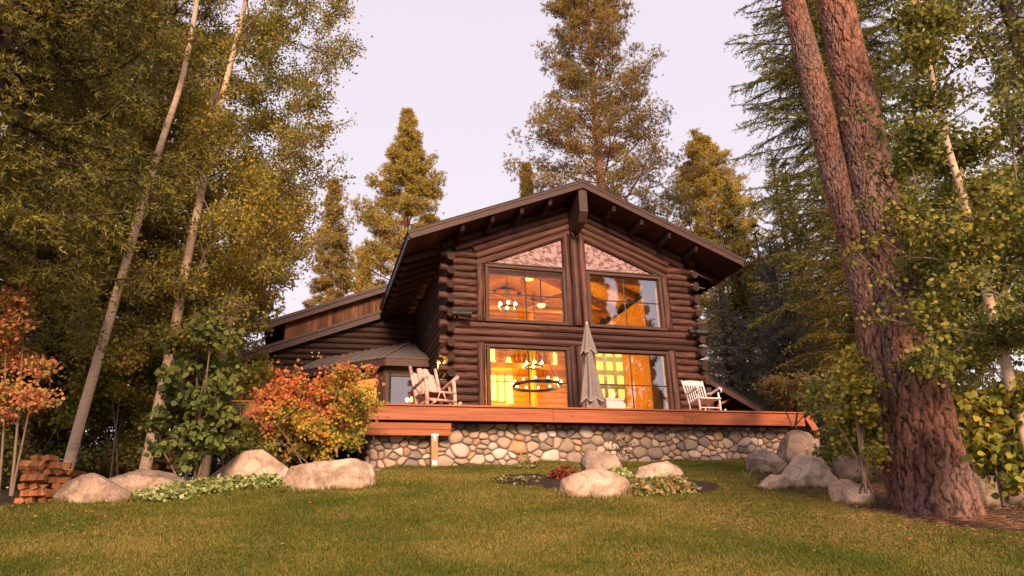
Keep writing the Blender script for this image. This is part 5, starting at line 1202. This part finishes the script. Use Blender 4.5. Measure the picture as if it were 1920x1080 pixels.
# ------------------------------------------------------------------ the twin-stemmed ponderosa in the foreground
def barkmat():
    m = bpy.data.materials.new('plated_pine_bark'); m.use_nodes = True; n = m.node_tree.nodes; l = m.node_tree.links; b = n['Principled BSDF']
    at = n.new('ShaderNodeAttribute'); at.attribute_name = 'fissure'; tcn = n.new('ShaderNodeTexCoord'); mp = n.new('ShaderNodeMapping'); mp.inputs['Scale'].default_value = (1, 1, 0.4); l.new(tcn.outputs['Object'], mp.inputs[0])
    nz = n.new('ShaderNodeTexNoise'); nz.inputs['Scale'].default_value = 9; nz.inputs['Detail'].default_value = 10; nz.inputs['Roughness'].default_value = 0.7; l.new(mp.outputs[0], nz.inputs['Vector'])
    nb = n.new('ShaderNodeTexNoise'); nb.inputs['Scale'].default_value = 1.3; nb.inputs['Detail'].default_value = 3; l.new(tcn.outputs['Object'], nb.inputs['Vector'])
    cr = n.new('ShaderNodeValToRGB'); cr.color_ramp.elements[0].position = 0.35; cr.color_ramp.elements[1].position = 0.68
    cr.color_ramp.elements[0].color = (0.17, 0.080, 0.062, 1); cr.color_ramp.elements[1].color = (0.46, 0.215, 0.145, 1); l.new(nz.outputs['Fac'], cr.inputs[0])
    c2 = n.new('ShaderNodeMixRGB'); c2.inputs[2].default_value = (0.26, 0.17, 0.155, 1); mr2 = n.new('ShaderNodeMapRange'); mr2.inputs[1].default_value = 0.42; mr2.inputs[2].default_value = 0.62; mr2.inputs[4].default_value = 0.75; l.new(nb.outputs['Fac'], mr2.inputs[0]); l.new(mr2.outputs[0], c2.inputs[0]); l.new(cr.outputs[0], c2.inputs[1])
    mx = n.new('ShaderNodeMixRGB'); mx.inputs[1].default_value = (0.016, 0.010, 0.009, 1); l.new(at.outputs['Fac'], mx.inputs[0]); l.new(c2.outputs[0], mx.inputs[2]); l.new(mx.outputs[0], b.inputs['Base Color'])
    b.inputs['Roughness'].default_value = 0.9; b.inputs['Specular IOR Level'].default_value = 0.15
    mp2 = n.new('ShaderNodeMapping'); mp2.inputs['Scale'].default_value = (1, 1, 0.38); wv = n.new('ShaderNodeMixRGB'); wv.blend_type = 'ADD'; wv.inputs[0].default_value = 0.06; l.new(tcn.outputs['Object'], wv.inputs[1]); l.new(nz.outputs['Color'], wv.inputs[2]); l.new(wv.outputs[0], mp2.inputs[0])
    vo = n.new('ShaderNodeTexVoronoi'); vo.feature = 'DISTANCE_TO_EDGE'; vo.inputs['Scale'].default_value = 17; l.new(mp2.outputs[0], vo.inputs['Vector'])
    vr = n.new('ShaderNodeMapRange'); vr.inputs[2].default_value = 0.09; vr.inputs[3].default_value = 0.62; vr.inputs[4].default_value = 1.0; l.new(vo.outputs[0], vr.inputs[0])
    hv = n.new('ShaderNodeHueSaturation'); l.new(vr.outputs[0], hv.inputs['Value']); l.new(mx.outputs[0], hv.inputs['Color']); l.new(hv.outputs[0], b.inputs['Base Color'])
    bp = n.new('ShaderNodeBump'); bp.inputs['Strength'].default_value = 0.7; bp.inputs['Distance'].default_value = 0.02; ah = n.new('ShaderNodeMath'); l.new(nz.outputs['Fac'], ah.inputs[0]); l.new(vr.outputs[0], ah.inputs[1]); l.new(ah.outputs[0], bp.inputs['Height']); l.new(bp.outputs[0], b.inputs['Normal'])
    return m
BK = barkmat()
def plated_trunk(name, P, Rr, parent, nu, nv, seed, flare=0.0, amp=0.05, cell=(0.10, 0.30)):
    r = np.random.default_rng(seed); P = np.asarray(P, float); ln = np.r_[0, np.cumsum(np.linalg.norm(np.diff(P, axis=0), axis=1))]; s = np.linspace(0, ln[-1], nv)
    C = np.stack([np.interp(s, ln, P[:, i]) for i in range(3)], 1)
    for _ in range(30): C[1:-1] = (C[:-2]+C[1:-1]*2+C[2:])/4
    Rs = np.interp(s, ln, Rr); T = unit(np.gradient(C, axis=0)); a = unit(np.cross(T, np.array([0.0, 1.0, 0.05]))); b = np.cross(T, a)
    ang = np.linspace(0, 2*math.pi, nu, endpoint=False)
    # cellular plates in (arc, height) space, taller than wide
    Ra = float(np.mean(Rr)); W = 2*math.pi*Ra; A_, S_ = np.meshgrid(ang*Ra, s)
    wob = 0.022*np.sin(S_*9+5*np.sin(S_*2.3)+2*np.sin(ang*3)[None])+0.013*np.sin(S_*23+3*np.sin(ang*5)[None])+0.008*np.sin(S_*51+4*np.sin(ang*11)[None]); wob2 = 0.05*np.sin(ang*9+S_*3)+0.03*np.sin(ang*21-S_*7)+0.015*np.sin(ang*43+S_*11); X = (A_+wob)/cell[0]; hs_ = (s-0.62*2.2*(1-np.exp(-s/2.2)))/cell[1]; Yv = np.repeat(hs_[:, None], len(ang), 1)+wob2/cell[1]
    Wc = W/cell[0]; H_ = hs_[-1]; nx, ny = max(4, int(Wc)), int(H_)+1
    gx, gy = np.meshgrid(np.arange(nx), np.arange(-1, ny+2)); sx = ((gx+0.5+r.uniform(-0.42, 0.42, gx.shape)+0.5*(gy % 2))*Wc/nx) % Wc; sy = gy+0.5+r.uniform(-0.48, 0.48, gy.shape)
    f1 = np.full(X.shape, 9.0); f2 = np.full(X.shape, 9.0); cid = np.zeros(X.shape)
    for px_, py_, idn in zip(sx.ravel(), sy.ravel(), r.random(sx.size)):
        rowm = np.abs(hs_-py_) < 2.2
        if not rowm.any(): continue
        dx = np.abs(X[rowm]-px_); dx = np.minimum(dx, np.abs(Wc-dx)); d = np.sqrt(dx**2+(Yv[rowm]-py_)**2)
        a1 = f1[rowm]; a2 = f2[rowm]; c1 = cid[rowm]; m_ = d < a1
        f2[rowm] = np.where(m_, a1, np.minimum(a2, d)); f1[rowm] = np.where(m_, d, a1); cid[rowm] = np.where(m_, idn, c1)
    e = np.clip((f2-f1)/(0.19+0.13*np.clip(1-S_/4, 0, 1)), 0, 1); e = e**0.7
    rough = 0.004*np.sin(S_*41+6*np.sin(ang*7)[None])+0.003*np.sin(S_*97-5*np.sin(ang*13)[None])+0.0035*r.normal(size=X.shape)
    rad = Rs[:, None]+amp*(e-0.6)*(0.7+0.6*cid)+rough*e
    if flare: rad = rad*(1+flare*np.exp(-S_/0.45)*(1+0.35*np.sin(5*ang[None]+1)))
    rad *= 1+0.03*np.sin(3*ang[None]+S_*0.5)
    V = C[:, None]+(a[:, None]*np.cos(ang)[None, :, None]+b[:, None]*np.sin(ang)[None, :, None])*rad[..., None]
    i = np.arange(nv-1)[:, None]*nu; j = np.arange(nu)[None]; j2 = (j+1) % nu; F = np.stack([i+j, i+j2, i+nu+j2, i+nu+j], -1).reshape(-1, 4)
    me = npmesh(name, V.reshape(-1, 3), F, True); at = me.attributes.new('fissure', 'FLOAT', 'POINT'); at.data.foreach_set('value', e.ravel().astype(np.float32)); return link(name, me, BK, parent)
gb = onG(1742, 966); gb = gb+FWD*np.array([1, 1, 0])*0.45
big = empty('ponderosa_pine', gb); tag(big, 'massive foreground ponderosa with two leaning stems of plated reddish bark', 'tree')
def rel(pts, D0, D1):
    n = len(pts); return np.array([atD(u, v, D0+(D1-D0)*i/(n-1)) for i, (u, v) in enumerate(pts)])-gb
DB = math.hypot(gb[0]-CAM[0], gb[1]-CAM[1])
sB = [(1768, 1000), (1757, 950), (1744, 890), (1727, 780), (1712, 700), (1702, 640), (1681, 540), (1655, 430), (1636, 340), (1609, 200), (1588, 100), (1567, 0), (1542, -140), (1520, -260)]
wB = [176, 158, 142, 122, 110, 104, 92, 86, 82, 76, 71, 66, 62, 58]
PBm = rel(sB, DB, DB); RBm = [w/2*mpp(p+gb)*0.87 for w, p in zip(wB, PBm)]
plated_trunk('trunk', PBm, RBm, big, 230, 820, 1, 0.05, 0.030, (0.088, 0.34))
sA_ = [(1716, 970), (1694, 870), (1663, 780), (1649, 700), (1641, 640), (1623, 540), (1599, 430), (1569, 340), (1538, 200), (1512, 100), (1487, 0), (1460, -110), (1435, -220)]
wA = [96, 84, 78, 72, 68, 64, 60, 56, 51, 47, 43, 40, 37]
PAm = rel(sA_, DB+0.12, DB-0.05); RAm = [w/2*mpp(p+gb)*0.87 for w, p in zip(wA, PAm)]
plated_trunk('trunk', PAm, RAm, big, 170, 780, 2, 0.03, 0.020, (0.070, 0.26))

# ------------------------------------------------------------------ shrubs
def shrub(name, label, basepx, D, blobs, leaf, n, lm, seed, nst=4, r0=0.016, dj=0.5, cat='shrub', **kw):
    g = onG(*basepx) if D is None else atD(basepx[0], basepx[1], D); g = np.array(g); g[2] = ground(g[0], g[1]) if D is None else g[2]
    Dg = math.hypot(g[0]-CAM[0], g[1]-CAM[1]); rr = random.Random(seed); B = []
    for u, v, rp in blobs:
        p = atD(u, v, Dg+rr.uniform(-dj, dj)); B.append((p, rp*mpp(p)))
    st = []
    for k in range(nst):
        c = B[int((k+0.5)*len(B)/nst)][0]; b0 = g+np.array([rr.uniform(-0.12, 0.12), rr.uniform(-0.1, 0.1), 0]); mid = b0*0.5+c*0.5; mid = mid*0.6+np.array([b0[0], b0[1], mid[2]])*0.4
        q = np.linspace(0, 1, 8)[:, None]; P = (1-q)**2*b0+2*q*(1-q)*mid+q*q*c; st.append((P, np.linspace(r0, r0*0.35, 8)))
    return leafy(name, label, g, st, B, leaf, n, lm, seed=seed, cat=cat, **kw)
def pxblobs(poly_fn, n, rlo, rhi, seed):
    rr = random.Random(seed); return [tuple(poly_fn(rr))+(rr.uniform(rlo, rhi),) for _ in range(n)]
bc_ = atD(585, 770, 12.9); BUSHC = bc_[0]*0.9-bc_[2]*1.4-0.1
# orange and red burning bush in front of the deck corner
ob = [(515, 740, 32), (545, 730, 32), (500, 775, 26), (560, 760, 36), (600, 745, 34), (640, 735, 32), (668, 745, 32), (660, 705, 22), (690, 760, 24), (640, 780, 34), (590, 800, 36), (545, 800, 32), (620, 830, 30), (660, 820, 26), (560, 845, 26), (530, 720, 18), (612, 715, 22), (570, 712, 20), (505, 815, 20), (600, 860, 16), (680, 790, 20), (640, 700, 20), (608, 690, 11), (690, 695, 12), (520, 698, 11), (482, 742, 11), (712, 758, 12), (560, 694, 10), (652, 686, 9), (478, 790, 11), (705, 725, 10)]
shrub('autumn_bush', 'orange red and yellow autumn bush hiding the left deck end', (585, 893), 12.9, ob, 0.056, 8600, L['orange'], 40, nst=6, hexa=True, dj=0.45,
      split=(lambda P: (P[:, 0]*0.9-P[:, 2]*1.4+0.35*rng.normal(size=len(P))+0.5*np.sin(P[:, 0]*4)*np.cos(P[:, 2]*5)) > BUSHC, L['bushgold']))
shrub('green_bush', 'low green bush at the left foot of the orange bush', (490, 893), 13.1, [(470, 810, 28), (500, 840, 28), (455, 845, 22), (520, 865, 20), (485, 870, 20)], 0.06, 2600, L['under'], 41, nst=3)
# broad-leaved shrub
gbp = [(330, 640, 26), (370, 620, 26), (400, 600, 24), (420, 640, 24), (445, 690, 22), (350, 690, 32), (390, 680, 32), (420, 720, 30), (330, 740, 32), (370, 750, 34), (410, 780, 30), (300, 780, 26), (340, 810, 34), (380, 820, 32), (300, 840, 24), (420, 830, 26), (350, 860, 24), (445, 770, 20), (365, 560, 18), (310, 700, 22)]
shrub('broadleaf_shrub', 'tall green broad leaved shrub between second aspen and orange bush', (352, 912), 11.6, gbp, 0.092, 2900, L['big'], 42, nst=5, r0=0.022, hexa=True, singles=180, dj=0.4, bm=M['twig'])
# red maple at the left edge
shrub('young_maple', 'small maple with orange red leaves at the left edge', (8, 930), 9.6, [(20, 560, 30), (45, 535, 22), (15, 600, 32), (55, 590, 22), (10, 640, 30), (40, 680, 30), (80, 690, 24), (95, 745, 22), (60, 745, 28), (20, 730, 30), (10, 770, 20), (-20, 650, 40), (-20, 740, 36)], 0.038, 4200, L['maple'], 43, nst=4, hexa=True, dj=0.4)
# understory left
shrub('understory_shrub', 'dim green undergrowth between the two leaning aspens', (205, 905), 14.2, pxblobs(lambda r: (r.uniform(130, 320), r.uniform(640, 860)), 34, 26, 44, 44), 0.058, 9500, L['under'], 44, nst=6, dj=0.8)
shrub('understory_shrub', 'dark leafy undergrowth behind the firewood at far left', (40, 900), 14.6, pxblobs(lambda r: (r.uniform(-40, 150), r.uniform(560, 890)), 34, 30, 52, 45), 0.06, 9000, L['under'], 45, nst=6, dj=0.8)
shrub('yellow_sapling', 'small patch of yellow leaves between the leaning aspens', (215, 900), 13.3, [(255, 740, 24), (225, 735, 20), (280, 750, 18), (205, 720, 14)], 0.058, 900, L['yellowgreen'], 46, nst=2)
shrub('understory_shrub', 'green undergrowth in front of the dark wing wall', (430, 890), 15.6, pxblobs(lambda r: (r.uniform(300, 470), r.uniform(600, 850)), 22, 26, 40, 47), 0.065, 6000, L['under'], 47, nst=5, dj=0.6)
shrub('understory_shrub', 'dark distant thicket closing the gap behind the second aspen', (300, 880), 18.0, pxblobs(lambda r: (r.uniform(170, 480), r.uniform(660, 912)), 46, 34, 52, 71), 0.10, 8000, L['under'], 71, nst=6, dj=1.0)
shrub('understory_shrub', 'dark distant thicket behind the leftmost aspen and firewood', (60, 880), 18.5, pxblobs(lambda r: (r.uniform(-60, 240), r.uniform(600, 925)), 50, 38, 58, 72), 0.10, 9000, L['under'], 72, nst=6, dj=1.0)
# right side
yb = [(1590, 700, 22), (1600, 740, 26), (1570, 730, 16), (1545, 740, 14), (1615, 680, 18), (1620, 770, 26), (1590, 790, 24), (1560, 780, 16), (1640, 800, 22), (1610, 830, 24), (1650, 840, 18), (1580, 840, 18), (1630, 720, 20), (1600, 660, 12), (1640, 870, 14)]
shrub('yellow_green_shrub', 'yellow and green rounded-leaf shrub just left of the big pine trunk', (1628, 925), 9.5, yb, 0.055, 2100, L['yellowgreen'], 48, nst=5, hexa=True, singles=120, dj=0.3)
shrub('yellow_green_shrub', 'yellow green shrub at the right edge, right of the big pine', (1880, 950), 8.4, [(1850, 760, 26), (1880, 800, 32), (1860, 840, 28), (1905, 770, 28), (1900, 850, 28), (1840, 800, 18), (1915, 740, 22), (1870, 880, 20), (1905, 900, 18), (1840, 740, 14)], 0.07, 1900, L['yellowgreen'], 49, nst=5, hexa=True, singles=90, dj=0.3)
shrub('red_green_bush', 'reddish green bush behind the right end of the deck', (1490, 800), 15.8, pxblobs(lambda r: (r.uniform(1435, 1545), r.uniform(700, 775)), 16, 16, 28, 50), 0.06, 3000, L['redgreen'], 50, nst=4)
shrub('understory_shrub', 'dim green undergrowth between wall end and pine trunk', (1590, 870), 13.5, pxblobs(lambda r: (r.uniform(1520, 1680), r.uniform(680, 860)), 26, 24, 40, 51), 0.07, 5500, L['under'], 51, nst=5, dj=0.8)
shrub('understory_shrub', 'dark undergrowth behind the boulders at the right edge', (1850, 900), 12.0, pxblobs(lambda r: (r.uniform(1760, 1990), r.uniform(600, 880)), 34, 34, 56, 52), 0.07, 8500, L['under'], 52, nst=6, dj=0.8)
shrub('wall_sapling', 'thin dark sapling against the stone wall behind upright boulder', (1165, 872), 14.35, [(1150, 825, 9), (1168, 822, 10), (1160, 842, 11), (1178, 836, 8), (1172, 852, 8)], 0.055, 130, L['redgreen'], 53, nst=3, r0=0.006, dj=0.05, twig_n=5)
shrub('seedling', 'tiny bright green seedling at the wall foot', (978, 868), 14.0, [(972, 858, 5), (984, 856, 5)], 0.05, 22, L['yellowgreen'], 54, nst=2, r0=0.004, dj=0.03, twig_n=3)
# log pile rails behind the right shrub
lr = empty('log_rail_fence', atD(1590, 850, 14.5)); tag(lr, 'dark stacked log rails behind the shrub left of big pine', 'fence')
for i in range(3):
    a = atD(1540, 806+i*15, 14.8)-np.array(lr.location); b = atD(1720, 800+i*16, 14.4)-np.array(lr.location); put_log(a, b, lr, 0.9, SIDEM, 'rail')

# ------------------------------------------------------------------ ground cover and bed plants
def carpet(name, label, pts, width, n, leaf, lm, hgt=0.16, cat='ground cover', seed=0):
    r = np.random.default_rng(seed); G = [onG(*p) for p in pts]; P = []
    for i in range(n):
        t = r.uniform(0, len(G)-1); a = int(min(t, len(G)-2)); g = G[a]+(G[a+1]-G[a])*(t-a); rad = width*math.sqrt(r.random())*(0.7+0.5*math.sin(t*5+seed)); an = r.uniform(0, 6.28); x, y = g[0]+rad*math.cos(an), g[1]+0.28+rad*math.sin(an)*0.9
        P.append((x, y, ground(x, y)+hgt*(1-(rad/width/1.3)**2)*r.uniform(0.25, 1)+0.02*math.sin(x*20)*math.sin(y*17)))
    V, F = leaves(np.array(P), leaf, 1.4, True); o = link(name, npmesh(name, V, F), lm); return tag(o, label, cat, kind='stuff')
carpet('ground_cover', 'pale variegated ground cover below the left boulders', [(280, 944), (330, 935), (380, 928), (430, 922), (480, 918), (512, 918)], 0.36, 6000, 0.055, L['pale'], 0.17, seed=1)
carpet('ground_cover', 'cream and green leafy ground cover right of the bed boulders', [(1180, 930), (1215, 932), (1250, 930), (1290, 925)], 0.40, 3000, 0.055, L['bedgreen'], 0.20, seed=2)
carpet('ground_cover', 'pale leafy tuft between the two back boulders of the bed', [(1172, 908), (1182, 912), (1190, 920)], 0.22, 1300, 0.05, L['pale'], 0.22, seed=3)
carpet('bed_plant', 'small red leafed plants left of the bed boulders', [(1050, 912), (1062, 908), (1078, 903)], 0.18, 800, 0.05, L['redplant'], 0.20, cat='plant', seed=4)
carpet('bed_plant', 'low orange and green seedlings in the dark soil bed', [(960, 908), (990, 912), (1020, 910)], 0.35, 360, 0.045, L['bedgreen'], 0.10, cat='plant', seed=5)
def bladeplant(name, label, px, n, h, lm, seed, w=0.012):
    r = np.random.default_rng(seed); g = onG(*px); V = []; F = []
    for i in range(n):
        a = r.uniform(0, 6.28); L_ = h*r.uniform(0.6, 1.1); lean = r.uniform(0.2, 0.9)*L_; d = np.array([math.cos(a), math.sin(a), 0]); sd_ = np.array([-d[1], d[0], 0])*w; b = len(V)
        for k, t in enumerate((0, 0.35, 0.7, 1.0)):
            p = np.array([0, 0, 0])+d*lean*t**1.6+np.array([0, 0, L_*(t-0.35*t*t)]); ww = (1-t*0.95); V += [p-sd_*ww, p+sd_*ww]
        for k in range(3): F.append((b+2*k, b+2*k+1, b+2*k+3, b+2*k+2))
    o = link(name, npmesh(name, np.array(V), np.array(F)), lm); o.location = [float(c) for c in g]; return tag(o, label, 'plant')
bladeplant('straw_tuft', 'pale yellow iris-like tuft left of the right boulders', (1403, 902), 11, 0.30, L['straw'], 1)
bladeplant('straw_tuft', 'thin straw coloured stalks beside the flat boulder at right', (1492, 918), 9, 0.20, L['straw'], 2, 0.006)
bladeplant('grass_tuft', 'dry tuft at the front left of the flower bed boulder', (1042, 925), 14, 0.16, L['straw'], 3, 0.005)
carpet('wall_foot_weeds', 'taller green weeds at the wall foot near the middle', [(985, 882), (1000, 880), (1012, 881)], 0.2, 500, 0.04, L['bedgreen'], 0.12, cat='plant', seed=8)
# fallen leaves and needles
def litter(n, seed):
    r = np.random.default_rng(seed); P = []
    for (u0, u1, v0, v1, k) in ((0, 300, 935, 990, 0.2), (940, 1350, 880, 960, 0.25), (1380, 1900, 890, 1020, 0.4), (0, 1900, 900, 1075, 0.15)):
        for _ in range(int(n*k)):
            g = onG(r.uniform(u0, u1), r.uniform(v0, v1)); P.append((g[0]+r.normal()*0.1, g[1]+r.normal()*0.3, 0)); 
    P = np.array([(x, y, ground(x, y)+0.018) for x, y, _ in P]); V, F = leaves(P, 0.035, 3.0, False); return npmesh('fallen_leaves', V, F)
def needles(n, seed):
    r = np.random.default_rng(seed); c = onG(1742, 960); a = r.uniform(0, 6.283, n); q = np.sqrt(r.random(n))*2.6; x = c[0]+0.2+q*np.cos(a)*1.2; y = c[1]+q*np.sin(a)*0.9
    P = np.c_[x, y, ground_v(x, y)+0.006]; t = r.uniform(0, 6.283, n); Dv = np.c_[np.cos(t), np.sin(t), r.normal(0, 0.08, n)]; V, F = spikes(P, Dv, 1, 0.12, 0.004, 0.05); return npmesh('needle_litter', V, F)
o = link('needle_litter', needles(9000, 4), M['litter']); tag(o, 'brown fallen needles spread round the foot of the big pine', 'needles', kind='stuff')
o = link('fallen_leaves', litter(900, 3), L['maple']); tag(o, 'scattered brown and orange fallen leaves on the lawn', 'leaves', kind='stuff')

# ------------------------------------------------------------------ trees behind the photographer (seen mirrored in the panes)
mirror = [(16.2, -36, 23), (10.2, -37, 20), (20.2, -38, 25), (24.5, -36, 20), (28, -44, 22)]
q0 = conifer('ponderosa_pine', 'pine behind the viewer mirrored in the panes', (13, -40, -6), 14, 2.6, 'ponderosa', L['pine'], cb0=0.3, seed=60, bm=M['bark'], whorl=0.7, prof=0.5, needle=(0.26, 0.022))
for i, (x, y, h) in enumerate(mirror):
    o = q0 if i == 0 else copy_tree(q0)
    o.location = (x, y, -5.6); o.rotation_euler = (0, 0, i*1.7); s = h/14; o.scale = (s*0.55, s*0.55, s); tag(o, 'dark pine mirrored in the window panes', 'tree', 'pines mirrored in the window panes')

# ------------------------------------------------------------------ unmown fringe round boulders, post and wall foot
def fringe(seed):
    r = np.random.default_rng(seed); X = []; Y = []; H = []
    for o in [q for q in bpy.data.objects if q.name.startswith('boulder')]:
        n = int(900*max(o.dimensions.x, 0.3)); a = r.uniform(0, 6.283, n); k = r.uniform(0.86, 1.10, n)*(1+0.06*np.sin(a*5+o.location.x)); ca, sa = np.cos(a)*o.dimensions.x*0.5*k, np.sin(a)*o.dimensions.y*0.5*k; c, s_ = math.cos(o.rotation_euler.z), math.sin(o.rotation_euler.z)
        X.append(o.location.x+ca*c-sa*s_); Y.append(o.location.y+ca*s_+sa*c); H.append(r.uniform(0.03, 0.10, n)*(0.6+0.5*np.sin(a*3+o.location.y)**2))
    n = 9000; X.append(r.uniform(-5.6, 3.3, n)); Y.append(-3.54-np.abs(r.normal(0, 0.05, n))); H.append(r.uniform(0.03, 0.085, n)*(0.5+0.8*np.sin(X[-1]*2.1)**2))
    x, y, h = np.concatenate(X), np.concatenate(Y), np.concatenate(H); z = ground_v(x, y); n = len(x); w = 0.0055; t = r.uniform(0, 6.283, n); la = r.uniform(0, 6.283, n); ln_ = h*r.uniform(0.1, 0.7, n)
    V = np.zeros((n, 3, 3)); V[:, 0] = np.c_[x-np.cos(t)*w, y-np.sin(t)*w, z-0.01]; V[:, 1] = np.c_[x+np.cos(t)*w, y+np.sin(t)*w, z-0.01]; V[:, 2] = np.c_[x+np.cos(la)*ln_, y+np.sin(la)*ln_, z+h]
    return npmesh('grass_fringe', V.reshape(-1, 3), np.arange(3*n).reshape(-1, 3))
bpy.context.view_layer.update()
o = link('grass_fringe', fringe(9), m_grass); tag(o, 'longer unmown grass round the boulders and along the wall foot', 'grass', kind='stuff')
